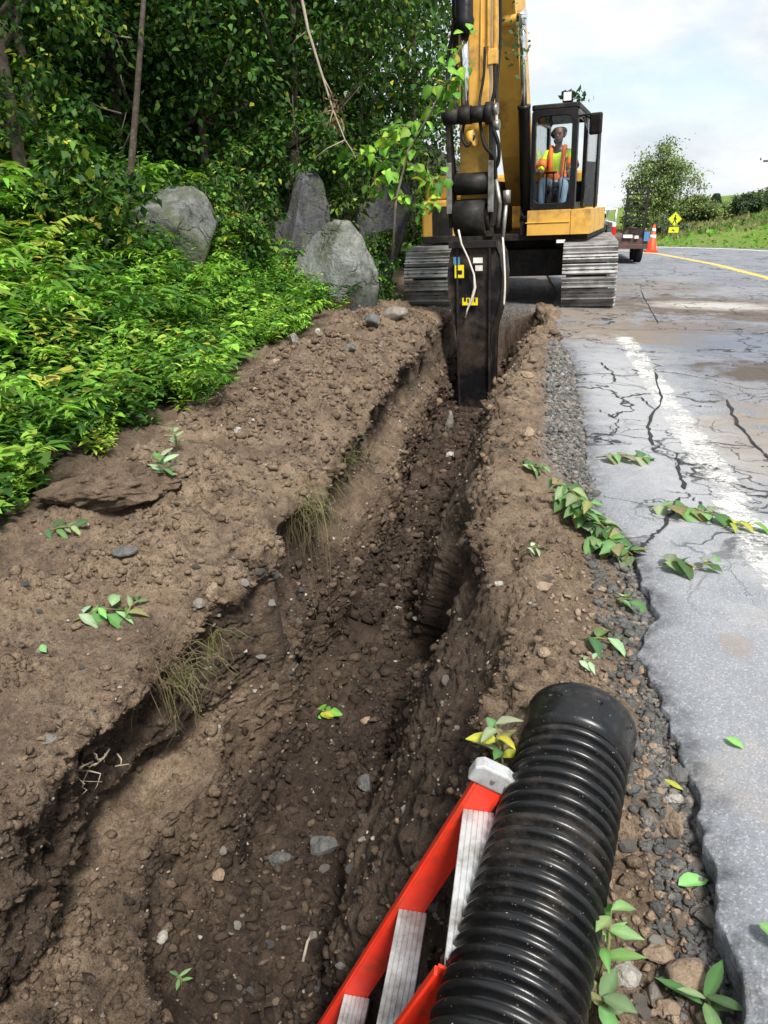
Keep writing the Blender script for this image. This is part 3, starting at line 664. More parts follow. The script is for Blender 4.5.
def tread(s0, name='tread'):
    mb = MB(); c = dn * s0
    # a hollow ribbed channel, level when the ladder leans
    x0, x1 = .006, .090; n = 6; prof = []
    for i in range(n):
        xa = x0 + (x1 - x0) * i / n; xb_ = x0 + (x1 - x0) * (i + 1) / n
        prof += [(xa + .001, 0.), (xa + .0015, .0035), (xb_ - .0015, .0035), (xb_ - .001, 0.)]
    prof = [(x0, -.026), (x0, .0)] + prof + [(x1, 0.), (x1, -.026), (x1 - .003, -.026), (x1 - .003, -.004), (x0 + .003, -.004), (x0 + .003, -.026)]
    mb.prism([(c.x + a, c.z + b_) for a, b_ in prof], 'y', -.006, wd + .006)
    return mb.build(name, M['alu'], lad)
for s0 in (.115, .565, 1.02, 1.45): tread(s0)
for y_, sg in ((0, 1),):
    mb = MB(); vs = []
    c = Vector((0, y_, 0))
    pr = [(-.10, -.01), (-.10, .035), (-.06, .052), (.01, .052), (.028, .038), (.03, -.01)]      # across n, along -dn
    vs = [c + nrm_l * a - dn * b_ + Vector((0, yy * sg, 0)) for yy in (-.010, .034) for a, b_ in pr]; k = len(pr)
    mb.add(vs, [tuple(range(k)), tuple(range(k, 2 * k))[::-1]] + [(i, (i + 1) % k, k + (i + 1) % k, k + i) for i in range(k)])
    e = mb.build('end_cap', M['alu'], lad, .006)
    for q in (-.03, -.07):
        mb = MB(); mb.tube([c + nrm_l * q - dn * .022 + Vector((0, -.012 * sg, 0)), c + nrm_l * q - dn * .022 + Vector((0, -.016 * sg, 0))], .006, 8)
        mb.build('rivet', M['steel'], e)

# ------------------------------------------------------------------ excavator
root = bpy.data.objects.new('excavator', None); COL.objects.link(root); root.location = (-.20, 14.75, -.045); root.rotation_euler = (0, R(-2.5), 0)
tag(root, 'yellow tracked excavator with black bucket digging at the far end of the trench', 'excavator')
def yawf(a):
    s_, c_ = math.sin(a), math.cos(a)
    return lambda v: Vector((v.x * c_ + v.y * s_, -v.x * s_ + v.y * c_, v.z))
U = yawf(R(9)); T = yawf(R(3))
for sx in (-1, 1):
    cx = (1.20 if sx > 0 else -1.33); mb = MB(T); r_ = .445; hl = 2.13 - r_; zc = r_ + .03
    per = 4 * hl + 2 * math.pi * r_; ns = 50; links = MB(T)
    for i in range(ns):
        d = per * i / ns
        if d < 2 * hl: y, z, a = -hl + d, zc + r_, 0
        elif d < 2 * hl + math.pi * r_: a = (d - 2 * hl) / r_; y, z = hl + r_ * math.sin(a), zc + r_ * math.cos(a)
        elif d < 4 * hl + math.pi * r_: y, z, a = hl - (d - 2 * hl - math.pi * r_), zc - r_, math.pi
        else: a = math.pi + (d - 4 * hl - math.pi * r_) / r_; y, z = -hl + r_ * math.sin(a), zc + r_ * math.cos(a)
        n_ = Vector((0, math.sin(a), math.cos(a))); tg = Vector((0, math.cos(a), -math.sin(a)))
        c = Vector((cx, y, z)); E = (-a, 0, 0)
        mb.box(c, (.83, per / ns * .84, .022), E)
        for q, hh in ((-.34, .052), (.02, .022), (.34, .030)): mb.box(c + tg * (q * per / ns) + n_ * (.011 + hh / 2), (.83, .016, hh), E)
        for bx in (-.11, .11): links.box(c + Vector((bx, 0, 0)) + n_ * .008, (.07, .04, .016), E); links.box(c + Vector((bx * 3.2, 0, 0)) + n_ * .006, (.03, .05, .014), E)
    tr = mb.build('track', M['track'], root); tag(links.build('pad_bolt', M['dark'], tr), kind='stuff')
    fb = MB(T); fb.prism(rrect(2 * hl + .62, .66, .32, 6, 0, zc), 'x', cx - .26, cx + .26); fb.build('track_frame', M['dark'], root)
    for yy in (-hl, hl):
        sp = MB(T); sp.tube([(cx - .3, yy, zc), (cx + .3, yy, zc)], .30, 20); sp.tube([(cx - .34, yy, zc), (cx + .34, yy, zc)], .12, 14); sp.build('sprocket' if yy > 0 else 'idler_wheel', M['steel'], root)
mb = MB(T); mb.lo((-.85, -.9, .42), (.85, .9, .86)); mb.lo((-1.15, -.75, .40), (1.15, -.45, .68)); mb.lo((-1.15, .45, .40), (1.15, .75, .68)); mb.tube([(0, 0, .8), (0, 0, 1.04)], .62, 32); mb.build('undercarriage', M['dark'], root, .02)
# upper structure
mb = MB(U); mb.lo((-1.46, -1.42, 1.02), (1.30, 2.3, 1.13)); mb.lo((-.35, -1.5, 1.10), (-.22, .2, 1.95)); mb.lo((.22, -1.46, 1.10), (.30, .2, 1.75)); mb.build('deck', M['dark'], root, .01)
mb = MB(U); mb.lo((.36, -1.60, 1.10), (1.035, -.2, 1.475)); mb.lo((1.043, -1.585, 1.10), (1.34, 1.2, 1.470)); mb.lo((.33, -1.612, 1.285), (1.03, -1.602, 1.30)); mb.build('step_panel', M['yellow'], root, .02)
mb = MB(U); mb.lo((-1.50, -1.30, 1.02), (-.66, 1.9, 1.70)); mb.lo((-1.49, -1.10, 1.705), (-.68, 1.9, 2.08)); hs = mb.build('side_house', M['yellow'], root, .04)
mb = MB(U); mb.lo((-1.3, -1.315, 1.12), (-.95, -1.302, 1.60)); mb.build('grille', M['dark'], hs)
mb = MB(U); mb.lo((-.60, .45, 1.13), (1.08, 1.9, 2.10)); mb.build('engine_hood', M['yellow'], root, .05)
mb = MB(U); mb.prism([(-1.47, 1.93), (1.02, 1.93), (1.0, 2.5), (.9, 2.72), (-.9, 2.72), (-1.4, 2.5)], 'z', 1.1, 2.1); mb.build('counterweight', M['yellow'], root, .05)
mb = MB(U); mb.tube([(-.9, 1.2, 2.08), (-.9, 1.2, 2.55)], .06, 12); mb.build('exhaust', M['dark'], root)
# cab
x0, x1, y0, y1, z0, z1 = .38, 1.08, -1.52, .22, 1.475, 2.90
def frame_ring(mb, plane, at_, thick, outer, inner):
    """outer/inner = lists of 2D points of equal count"""
    def mk(p, t): return (p[0], t, p[1]) if plane == 'y' else (t, p[0], p[1])
    n = len(outer); vs = [mk(p, at_) for p in outer] + [mk(p, at_) for p in inner] + [mk(p, at_ + thick) for p in outer] + [mk(p, at_ + thick) for p in inner]
    fs = []
    for i in range(n):
        j = (i + 1) % n; fs += [(i, j, n + j, n + i), (2 * n + i, 3 * n + i, 3 * n + j, 2 * n + j), (i, 2 * n + i, 2 * n + j, j), (n + i, n + j, 3 * n + j, 3 * n + i)]
    mb.add(vs, fs)
cabm = MB(U); cx_, cz_ = (x0 + x1) / 2, (z0 + z1) / 2; w_, h_ = x1 - x0, z1 - z0
cx_win = cx_ - .012
frame_ring(cabm, 'y', y0, .07, rrect(w_, h_, .05, 5, cx_, cz_), rrect(w_ - .15, h_ - .19, .10, 5, cx_win, cz_ + .005))
frame_ring(cabm, 'y', y1 - .06, .06, rrect(w_, h_, .05, 5, cx_, cz_), rrect(w_ - .10, .92, .05, 5, cx_, z1 - .53))
cy_, d_ = (y0 + y1) / 2 + .01, y1 - y0 - .14
frame_ring(cabm, 'x', x0, .05, rrect(d_, h_, .03, 5, cy_, cz_), rrect(d_ - .2, .88, .08, 5, cy_, z1 - .58))
frame_ring(cabm, 'x', x1 - .05, .05, rrect(d_, h_, .03, 5, cy_, cz_), rrect(d_ - .18, h_ - .2, .08, 5, cy_, cz_))
cabm.lo((x0 + .01, y0 + .02, z0 - .01), (x1 - .01, y1 - .02, z0 + .04))
cab = cabm.build('cab', M['black'], root, .008)
mb = MB(U)
def ring_z(mb, za, zb, outer, inner):
    n = len(outer); vs = [(p[0], p[1], za) for p in outer] + [(p[0], p[1], za) for p in inner] + [(p[0], p[1], zb) for p in outer] + [(p[0], p[1], zb) for p in inner]; fs = []
    for i in range(n):
        j = (i + 1) % n; fs += [(i, j, n + j, n + i), (2 * n + i, 3 * n + i, 3 * n + j, 2 * n + j), (i, 2 * n + i, 2 * n + j, j), (n + i, n + j, 3 * n + j, 3 * n + i)]
    mb.add(vs, fs)
ring_z(mb, z1 + .002, z1 + .075, rrect(w_ + .02, d_ + .16, .06, 5, cx_, cy_), rrect(w_ - .12, d_ - .42, .06, 5, cx_, cy_ + .02)); mb.build('roof', M['dark'], cab, .015)
mb = MB(U); mb.lo((x0 + .05, y0 + .28, z1 + .03), (x1 - .05, y1 - .2, z1 + .04)); mb.build('added_roof_pane', M['glass'], cab)  # unseen glazed roof opening, added so sunlight reaches the operator
mb = MB(U); mb.lo((x0 + .06, y0 + .028, z0 + .09), (x1 - .06, y0 + .034, z1 - .09)); mb.build('windshield', M['glass'], cab)
mb = MB(U); mb.lo((x0 + .04, y1 - .035, z1 - 1.01), (x1 - .04, y1 - .030, z1 - .05)); mb.build('rear_window', M['glass'], cab)
mb = MB(U); mb.lo((x0 + .02, y0 + .17, z1 - 1.01), (x0 + .025, y1 - .15, z1 - .15)); mb.build('side_window', M['glass'], cab)
mb = MB(U); mb.lo((x0 + .08, y0 + .075, z1 - .19), (x1 - .08, y0 + .10, z1 - .085)); mb.build('sun_blind', M['black'], cab)
mb = MB(U); mb.tube([(x1 - .22, y0 - .006, z0 + .16), (x1 - .16, y0 - .010, z0 + .75)], .008, 6); mb.build('wiper', M['rubber'], cab)
# door swung open past the side of the cab
dr = MB(); dv_ = Vector((.24, .97, 0)).normalized(); hx = Vector((x1 + .03, -.78, 0))
def Dn(v): return U(hx + dv_ * v.x + Vector((dv_.y, -dv_.x, 0)) * v.y + Vector((0, 0, v.z)))
dr = MB(Dn); frame_ring(dr, 'y', -.02, .04, rrect(.74, 1.40, .05, 5, .37, z0 + .71), rrect(.58, .62, .08, 5, .37, z0 + 1.02)); dr.lo((.1, -.015, z0 + .05), (.64, .015, z0 + .62))
door = dr.build('door', M['black'], cab, .008)
mb = MB(Dn); mb.lo((.07, -.004, z0 + .70), (.67, .004, z0 + 1.34)); mb.build('door_glass', M['glass'], cab)
mb = MB(U); mb.tube([(x1 + .10, y0 + .22, z0 + .05), (x1 + .12, y0 + .20, z0 + .3), (x1 + .12, y0 + .20, z0 + 1.1), (x1 + .06, y0 + .22, z0 + 1.3)], .016, 8)
mb.tube([(x1 + .26, y0 + .5, z0 + .0), (x1 + .27, y0 + .5, z0 + 1.25), (x1 + .06, y0 + .5, z0 + 1.34)], .018, 8); mb.build('handrail', M['black'], cab)
mb = MB(U); mb.box((1.34, y0 + .03, 2.66), (.20, .07, .30), (0, 0, R(-15))); mir = mb.build('mirror', M['black'], cab, .03)
mb = MB(U); mb.tube([(x1 - .02, y0 + .08, 2.78), (1.25, y0 + .06, 2.80), (1.33, y0 + .06, 2.76)], .014, 8); mb.build('mirror_arm', M['black'], cab)
mb = MB(U); mb.box((.90, y0 + .10, 3.06), (.15, .10, .15)); mb.tube([(.90, y0 + .12, 2.95), (.90, y0 + .12, 3.02)], .018, 8); wl = mb.build('work_light', M['dark'], cab, .02)
mb = MB(U); mb.box((.90, y0 + .046, 3.06), (.115, .008, .115)); mb.build('light_lens', M['lamp'], cab)
mb = MB(U); mb.lo((.42, -.62, 1.52), (.84, -.12, 1.80)); mb.lo((.40, -.66, 1.80), (.86, -.14, 1.90)); mb.box((.62, -.10, 2.06), (.44, .12, .44), (R(-8), 0, 0)); mb.build('seat', M['seat'], cab, .03)
mb = MB(U)
for q in (.36, .88): mb.lo((q - .06, -.95, 1.52), (q + .06, -.3, 1.92)); mb.tube([(q, -.85, 1.9), (q - .01, -.93, 2.10)], [.015, .022], 8)
for q in (.57, .68): mb.tube([(q, -1.12, 1.50), (q, -1.10, 1.8), (q, -1.08, 2.02)], .014, 8); mb.box((q, -1.2, 1.53), (.09, .2, .02), (R(20), 0, 0))
mb.tube([(.53, -1.08, 2.03), (.73, -1.08, 2.03)], .016, 8); mb.build('control_lever', M['rubber'], cab)

# boom, stick, cylinders (upper-structure axes: -y is forward)
xb = .03
mb = MB(U); mb.prism([(-.15, 1.55), (-.15, 1.95), (-.75, 3.0), (-1.45, 4.35), (-2.05, 5.05), (-2.8, 5.35), (-3.62, 5.22), (-3.66, 4.98), (-2.95, 4.72), (-2.35, 4.30), (-1.85, 3.55), (-1.1, 2.3), (-.5, 1.55)], 'x', xb - .20, xb + .20)
mb.tube([(xb - .3, -.33, 1.75), (xb + .3, -.33, 1.75)], .13, 16); mb.tube([(xb - .33, -2.12, 4.02), (xb + .33, -2.12, 4.02)], .085, 14); boom = mb.build('boom', M['yellow'], root, .015)
for sx in (-1, 1):
    xx = xb + sx * .275; a = Vector((xx, -1.36, 1.36)); b = Vector((xx, -2.12, 4.02)); q = a.lerp(b, .60)
    mb = MB(U); mb.tube([a, a.lerp(b, .58), a.lerp(b, .585), q], [.088, .088, .10, .10], 18); mb.tube([a - Vector((.09, 0, 0)), a + Vector((.09, 0, 0))], .11, 14); cyl = mb.build('boom_cylinder', M['black'], root)
    mb = MB(U); mb.tube([q, b], .046, 14); mb.tube([b - Vector((.06, 0, 0)), b + Vector((.06, 0, 0))], .10, 14); mb.build('rod', M['chrome'], cyl)
xs = xb - .01
def sy(z): return -3.86 - (z - 1.6) * .02
mb = MB(U)
mb.prism([(-3.40, 5.55), (-3.98, 5.45), (-3.95, 4.6), (-3.86, 2.6), (-3.80, 1.66), (-3.50, 1.62), (-3.30, 3.4), (-3.25, 4.8)], 'x', xs - .19, xs + .20)
mb.lo((xs + .10, -3.935, 3.05), (xs + .12, -3.87, 4.6)); mb.lo((xs - .10, -3.93, 3.3), (xs - .04, -3.87, 3.36)); stick = mb.build('stick', M['yellow'], root, .012)
mb = MB(U); mb.tube([(xs + .27, -3.85, 5.3), (xs + .27, -3.83, 3.32)], .028, 10); mb.tube([(xs + .20, -3.97, 5.3), (xs + .20, -3.92, 3.4)], .022, 10); mb.box((xs + .25, -3.86, 3.30), (.12, .10, .17)); mb.box((xs + .19, -3.94, 4.25), (.06, .07, .14)); mb.build('hydraulic_line', M['yellow'], stick, .008)
mb = MB(U); mb.tube([(xs - .24, -3.87, 5.3), (xs - .24, -3.85, 3.6)], .020, 8); mb.tube([(xs - .27, -3.8, 5.3), (xs - .27, -3.78, 3.4)], .02, 8); mb.build('hydraulic_line', M['rust'], stick)
# bucket cylinder in front of the stick
cxx = xs - .06
mb = MB(U); mb.tube([(cxx + .02, -4.12, 5.6), (cxx + .01, -4.10, 3.72), (cxx + .01, -4.10, 3.68), (cxx + .01, -4.10, 3.54)], [.10, .10, .115, .095], 18); mb.tube([(cxx - .13, -4.02, 5.6), (cxx - .13, -4.0, 3.75), (cxx - .05, -4.02, 3.66)], .045, 10); bcyl = mb.build('bucket_cylinder', M['black'], root)
mb = MB(U); mb.tube([(cxx + .01, -4.10, 3.56), (cxx, -4.06, 2.66)], .055, 16); mb.build('rod', M['chrome'], bcyl)
mb = MB(U); mb.tube([(xs - .34, -4.05, 2.66), (xs - .14, -4.05, 2.66)], .098, 16); mb.tube([(xs - .13, -4.05, 2.66), (xs + .02, -4.05, 2.66)], .108, 16); mb.tube([(xs + .03, -4.05, 2.66), (xs + .20, -4.05, 2.66)], .098, 16); mb.tube([(xs + .21, -4.05, 2.66), (xs + .30, -4.05, 2.66)], .13, 16)
mb.build('link_pin', M['dark'], root)
mb = MB(U); mb.tube([(xs + .30, -4.05, 2.70), (xs + .36, -4.05, 2.70)], .07, 12); mb.tube([(xs + .30, -4.03, 2.52), (xs + .38, -4.03, 2.52)], .06, 12); mb.build('pin_bolt', M['steel'], root)
mb = MB(U); mb.tube([(xs - .02, -4.0, 2.40), (xs + .06, -4.02, 2.40)], .10, 16); mb.build('link_boss', M['yellow'], root)
for xx in (xs - .285, xs + .275):
    mb = MB(U); mb.prism([(-4.10, 2.72), (-3.98, 2.72), (-3.74, 1.95), (-3.72, 1.35), (-3.98, 1.32), (-4.02, 1.9)], 'x', xx - .028, xx + .028); mb.build('bucket_link', M['dark'], root, .01)
    mb = MB(U); mb.prism([(-4.06, 2.12), (-4.03, 2.12), (-4.02, 1.50), (-4.055, 1.50)], 'x', xx - .036, xx + .036); mb.build('wear_plate', M['steel'], root, .006)
mb = MB(U); mb.tube([(xs - .22, -3.9, 1.86), (xs + .24, -3.9, 1.86)], .135, 20); mb.build('pivot_tube', M['dark'], root)
mb = MB(U); mb.tube([(xs - .23, -3.86, 1.44), (xs + .19, -3.86, 1.44)], .235, 24); mb.tube([(xs + .19, -3.86, 1.44), (xs + .245, -3.86, 1.44)], .17, 20); mb.build('coupler', M['dark'], root)
mb = MB(U); mb.tube([(xs + .44, -3.8, 1.66), (xs + .40, -3.86, 1.10)], .026, 10); mb.tube([(xs + .44, -3.8, 1.60), (xs + .44, -3.8, 1.76)], .05, 10); mb.tube([(xs + .30, -3.85, 1.9), (xs + .36, -3.85, 1.6), (xs + .33, -3.85, 1.3)], .03, 8); mb.build('hose_bracket', M['steel'], root)
hz = [([(-.15, -4.0, 5.3), (-.17, -4.0, 4.2), (-.18, -3.99, 3.4), (-.2, -4.02, 2.95), (-.17, -4.1, 2.72)], .02), ([(.17, -3.97, 3.4), (.16, -3.98, 3.1), (.12, -4.0, 2.85), (.13, -4.08, 2.72)], .018), ([(.30, -3.80, 5.2), (.31, -3.8, 4.2), (.32, -3.78, 3.5), (.30, -3.85, 3.0), (.33, -3.98, 2.7)], .02), ([(.27, -3.87, 3.3), (.285, -3.9, 2.95), (.25, -3.92, 2.75), (.30, -4.05, 2.5), (.37, -4.05, 2.3), (.36, -4.0, 2.1), (.26, -3.95, 1.95)], .025), ([(-.25, -3.87, 3.7), (-.31, -3.95, 3.3), (-.29, -4.0, 2.95), (-.25, -4.05, 2.75)], .022), ([(.12, -4.02, 2.6), (.20, -4.1, 2.3), (.31, -4.05, 2.15), (.31, -3.95, 1.9)], .022), ([(-.08, -4.0, 2.6), (-.1, -4.05, 2.42), (-.02, -4.1, 2.30), (.06, -4.05, 2.42)], .02), ([(.40, -3.85, 1.2), (.45, -3.98, .95), (.48, -4.03, .6), (.47, -4.03, .3)], .014)]
for i, (pts, r_) in enumerate(hz):
    P_ = [Vector((xs + p[0], p[1], p[2])) for p in pts]; sm = []
    for a, b, c, d in zip([P_[0]] + P_[:-2], P_[:-1], P_[1:], P_[2:] + [P_[-1]]):
        for k_ in range(5):
            t_ = k_ / 5; sm.append(.5 * ((2 * b) + (c - a) * t_ + (2 * a - 5 * b + 4 * c - d) * t_ ** 2 + (3 * b - a - 3 * c + d) * t_ ** 3))
    sm.append(P_[-1]); mb = MB(U); mb.tube(sm, r_, 8); mb.build('hydraulic_hose', M['rubber'] if i < 7 else M['rope'], root)
# bucket
out_ = [(-.34, 1.13), (-.40, .98), (-.44, .72), (-.43, .45), (-.37, .17), (-.305, -.02), (-.285, -.25), (-.275, -1.22), (.275, -1.22), (.285, -.25), (.305, -.02), (.37, .17), (.45, .45), (.46, .72), (.42, .98), (.34, 1.13)]
mb = MB(U); n = len(out_); lay = [(-3.99, .97), (-4.02, .985), (-3.95, 1.), (-3.5, 1.)]; vs = []
for yy, sc_ in lay:
    for a, b in out_: vs.append((xs + .045 + a * .86 * sc_, yy + (.08 * max(0, -.2 - b) ** 1.3 if yy < -3.6 else 0), b * (1 if b < 0 else sc_)))
fs = [tuple(range(n))[::-1], tuple(range(3 * n, 4 * n))] + [(l * n + i, l * n + (i + 1) % n, (l + 1) * n + (i + 1) % n, (l + 1) * n + i) for l in range(3) for i in range(n)]
mb.add(vs, fs); bk = mb.build('bucket', M['bucket'], root, .01)
mb = MB(U)
for xx in (-.18, .27): mb.prism([(-4.055, 1.05), (-4.0, 1.05), (-3.98, -.3), (-3.93, -1.18), (-3.985, -1.18), (-4.04, -.3)], 'x', xs + xx - .012, xs + xx + .012)
mb.lo((xs - .30, -4.05, 1.06), (xs + .36, -3.96, 1.15)); mb.build('bucket_rib', M['dark'], bk, .004)
mb = MB(U); mb.lo((xs - .19, -3.96, -1.25), (xs + .28, -3.86, -1.18)); mb.build('cutting_edge', M['steel'], bk, .005)
mb = MB(U)
for q in (-.15, -.02, .11, .24): mb.prism([(-3.96, -1.24), (-3.86, -1.24), (-3.82, -1.40)], 'x', xs + q - .035, xs + q + .035)
mb.build('tooth', M['steel'], bk)
def plate(name, x_, z_, w__, h__, mat, y_=-4.045, par=bk):
    mb = MB(U); mb.lo((x_ - w__ / 2, y_ - .004, z_ - h__ / 2), (x_ + w__ / 2, y_, z_ + h__ / 2)); return mb.build(name, mat, par)
plate('sticker', xs - .15, .76, .13, .17, M['labely']); plate('sticker', xs - .185, .90, .09, .10, M['blue']); plate('sticker', xs + .11, .90, .13, .07, M['white']); plate('sticker', xs + .125, .80, .10, .07, M['white'])
plate('sticker', xs + .0, .36, .22, .10, M['labely'])
for q, w__ in ((-.07, .03), (-.025, .02), (.02, .035), (.07, .02)): plate('sticker_mark', xs + q, .37 + (q % .03), w__, .05, M['ink'], -4.050)
plate('sticker_mark', xs - .14, .75, .06, .05, M['ink'], -4.050)
rp = [(-.14, -4.12, 1.30), (-.10, -4.12, 1.12), (-.02, -4.07, .93), (.06, -4.07, .72), (.075, -4.07, .55), (.04, -4.07, .42), (-.03, -4.07, .26), (-.06, -4.07, .14)]
mb = MB(U); mb.tube([(xs + a, b, c) for a, b, c in rp], [.013, .013, .013, .014, .02, .02, .012, .014], 8)
rope = mb.build('rope', M['rope'], None); rope.matrix_world = Matrix.Translation(root.location) @ root.rotation_euler.to_matrix().to_4x4(); tag(rope, 'frayed whitish rope dangling down the front of the black bucket', 'rope')

# ------------------------------------------------------------------ operator
def skin(name, nodes, edges, mat, parent, sub=2, rootv=0, xf=None):
    me = bpy.data.meshes.new(name); bm = bmesh.new(); lay = bm.verts.layers.skin.verify(); vs = []
    for i, (p, r_) in enumerate(nodes):
        v = bm.verts.new(xf(Vector(p)) if xf else p); v[lay].radius = (r_, r_) if not hasattr(r_, '__len__') else r_; v[lay].use_root = (i == rootv); vs.append(v)
    for a, b in edges: bm.edges.new((vs[a], vs[b]))
    bm.to_mesh(me); bm.free(); me.materials.append(mat); o = link(bpy.data.objects.new(name, me), parent)
    md = o.modifiers.new('skin', 'SKIN'); md.use_smooth_shade = True; o.modifiers.new('sub', 'SUBSURF').levels = sub; o.modifiers['sub'].render_levels = sub; return o
WM = Matrix.Translation(root.location) @ root.rotation_euler.to_matrix().to_4x4()
px0 = .66; pb = WM @ U(Vector((px0, -.42, 1.80)))
per = empty('person', pb, 0, 'machine operator in a lime and orange safety vest and blue jeans sitting in the cab', 'person')
def PX(v): return WM @ U(Vector((px0 + v.x * 1.2, -.42 + v.y * 1.08, 1.80 + v.z * 1.14))) - pb
nodes = [((0, 0, .06), (.15, .11)), ((0, -.02, .28), (.145, .10)), ((0, -.03, .46), (.15, .10)), ((0, -.04, .555), (.06, .055)), ((0, -.055, .61), (.056, .058)), ((0, -.075, .68), (.072, .085)), ((0, -.07, .77), (.076, .092)), ((0, -.06, .82), (.05, .06)),   # 0-7
         ((0, -.165, .70), .014),  # nose
         ((.155, -.03, .47), .062), ((.215, -.10, .30), .052), ((.22, -.28, .20), .042), ((.215, -.40, .21), .030), ((.21, -.46, .215), (.030, .02)),   # 9-13 arm
         ((-.155, -.03, .47), .062), ((-.215, -.10, .30), .052), ((-.22, -.28, .20), .042), ((-.215, -.40, .21), .030), ((-.21, -.46, .215), (.030, .02)),  # 14-18
         ((.10, -.08, .03), .10), ((.14, -.45, .09), .075), ((.13, -.56, -.16), .058), ((.13, -.58, -.34), .042), ((.14, -.70, -.375), .036),   # 19-23
         ((-.10, -.08, .03), .10), ((-.14, -.45, .09), .075), ((-.13, -.56, -.16), .058), ((-.13, -.58, -.34), .042), ((-.14, -.70, -.375), .036)]  # 24-28
edges = [(0, 1), (1, 2), (2, 3), (3, 4), (4, 5), (5, 6), (6, 7), (5, 8), (2, 9), (9, 10), (10, 11), (11, 12), (12, 13), (2, 14), (14, 15), (15, 16), (16, 17), (17, 18), (0, 19), (19, 20), (20, 21), (21, 22), (22, 23), (0, 24), (24, 25), (25, 26), (26, 27), (27, 28)]
for s_, hand in ((1, 13), (-1, 18)):
    hx_ = .21 * s_
    for k_, (dx, L_) in enumerate(((-.028, .065), (-.009, .075), (.010, .07), (.028, .055))):
        i0 = len(nodes); nodes += [((hx_ + dx, -.485, .22), .0095), ((hx_ + dx, -.485 - L_ * .5, .205), .009), ((hx_ + dx, -.48 - L_ * .55, .165), .008)]; edges += [(hand, i0), (i0, i0 + 1), (i0 + 1, i0 + 2)]
    i0 = len(nodes); nodes += [((hx_ - .04 * s_, -.445, .205), .011), ((hx_ - .055 * s_, -.475, .185), .009)]; edges += [(hand, i0), (i0, i0 + 1)]
skin('body', nodes, edges, M['skin'], per, 1, 0, PX)
skin('vest', [((0, 0, .05), (.175, .135)), ((0, -.02, .26), (.172, .125)), ((0, -.03, .44), (.165, .12)), ((.15, -.03, .475), .078), ((.215, -.10, .30), .068), ((.222, -.20, .24), .060), ((-.15, -.03, .475), .078), ((-.215, -.10, .30), .068), ((-.222, -.20, .24), .060)],
     [(0, 1), (1, 2), (2, 3), (3, 4), (4, 5), (2, 6), (6, 7), (7, 8)], M['vest'], per, 2, 0, PX)
skin('shirt', [((0, -.05, .36), (.05, .115)), ((0, -.05, .47), (.075, .115)), ((0, -.045, .555), (.085, .075))], [(0, 1), (1, 2)], M['shirt'], per, 2, 0, PX)
skin('jeans', [((0, -.02, .02), (.17, .12)), ((.11, -.12, .04), .112), ((.145, -.45, .10), .088), ((.135, -.56, -.16), .073), ((.13, -.58, -.31), .06), ((-.11, -.12, .04), .112), ((-.145, -.45, .10), .088), ((-.135, -.56, -.16), .073), ((-.13, -.58, -.31), .06)],
     [(0, 1), (1, 2), (2, 3), (3, 4), (0, 5), (5, 6), (6, 7), (7, 8)], M['jean'], per, 2, 0, PX)
for s_ in (-1, 1):
    skin('boot', [((.13 * s_, -.58, -.30), .056), ((.13 * s_, -.59, -.36), .056), ((.14 * s_, -.72, -.375), .046)], [(0, 1), (1, 2)], M['boot'], per, 2, 0, PX)
    mb = MB(PX); mb.tube([(.085 * s_, -.165, .05), (.085 * s_, -.165, .25), (.088 * s_, -.168, .38), (.092 * s_, -.135, .50), (.09 * s_, -.04, .565)], .030, 10); mb.build('vest_stripe', M['stripe'], per)
    mb = MB(PX); mb.tube([(.19 * s_, -.055, .37), (.225 * s_, -.13, .285)], .079, 12); mb.build('sleeve_band', M['stripe'], per)
    mb = MB(PX); mb.tube([(.028 * s_, -.150, .735), (.028 * s_, -.166, .735)], [.013, .009], 8); mb.build('eye', M['ink'], per)
    mb = MB(PX); mb.tube([(.070 * s_, -.06, .70), (.088 * s_, -.05, .715), (.085 * s_, -.05, .75)], [.012, .018, .012], 8); mb.build('ear', M['skin'], per)
mb = MB(PX); mb.tube([(-.17, -.02, .135), (.17, -.02, .135)], .145, 16); mb.build('waist_stripe', M['stripe'], per)
mb = MB(PX); mb.tube([(-.03, -.158, .665), (0, -.166, .66), (.03, -.158, .665)], .006, 6); mb.build('mouth', M['skin'], per)
skin('hair', [((0, -.02, .66), (.085, .07)), ((0, -.02, .77), (.10, .095)), ((0, -.035, .835), (.085, .10)), ((.10, -.02, .72), .045), ((-.11, -.02, .70), .055)], [(0, 1), (1, 2), (1, 3), (1, 4)], M['hair'], per, 2, 0, PX)
skin('beard', [((-.055, -.11, .66), .028), ((-.03, -.13, .62), .034), ((0, -.14, .605), .036), ((.03, -.13, .62), .034), ((.055, -.11, .66), .028)], [(0, 1), (1, 2), (2, 3), (3, 4)], M['hair'], per, 2, 2, PX)

# ------------------------------------------------------------------ pickup truck, pipes in its bed, trailer, cone, sign, pole
tk = empty('pickup_truck', (1.02, 24., 0), 0, 'white pickup truck parked on the road behind the excavator track, red tail lamp showing', 'pickup truck')
mb = MB(); mb.lo((-.96, -3.0, .55), (.96, -2.92, .75)); mb.lo((-.96, -2.99, .75), (-.86, -.6, 1.10)); mb.lo((.86, -2.99, .75), (.96, -.6, 1.10)); mb.lo((-.94, -2.9, .6), (.94, 2.4, .82)); mb.lo((-.94, 1.0, .82), (.94, 2.4, 1.12)); mb.build('body', M['white'], tk, .03)
mb = MB(); mb.prism([(-.6, .82), (-.6, 1.15), (-.45, 1.75), (.6, 1.78), (1.25, 1.12), (1.25, .82)], 'x', -.88, .88); mb.build('cab', M['white'], tk, .05)
mb = MB(); mb.box((0, -.56, 1.45), (1.3, .05, .42), (R(14), 0, 0)); mb.build('rear_window', M['glass'], tk)
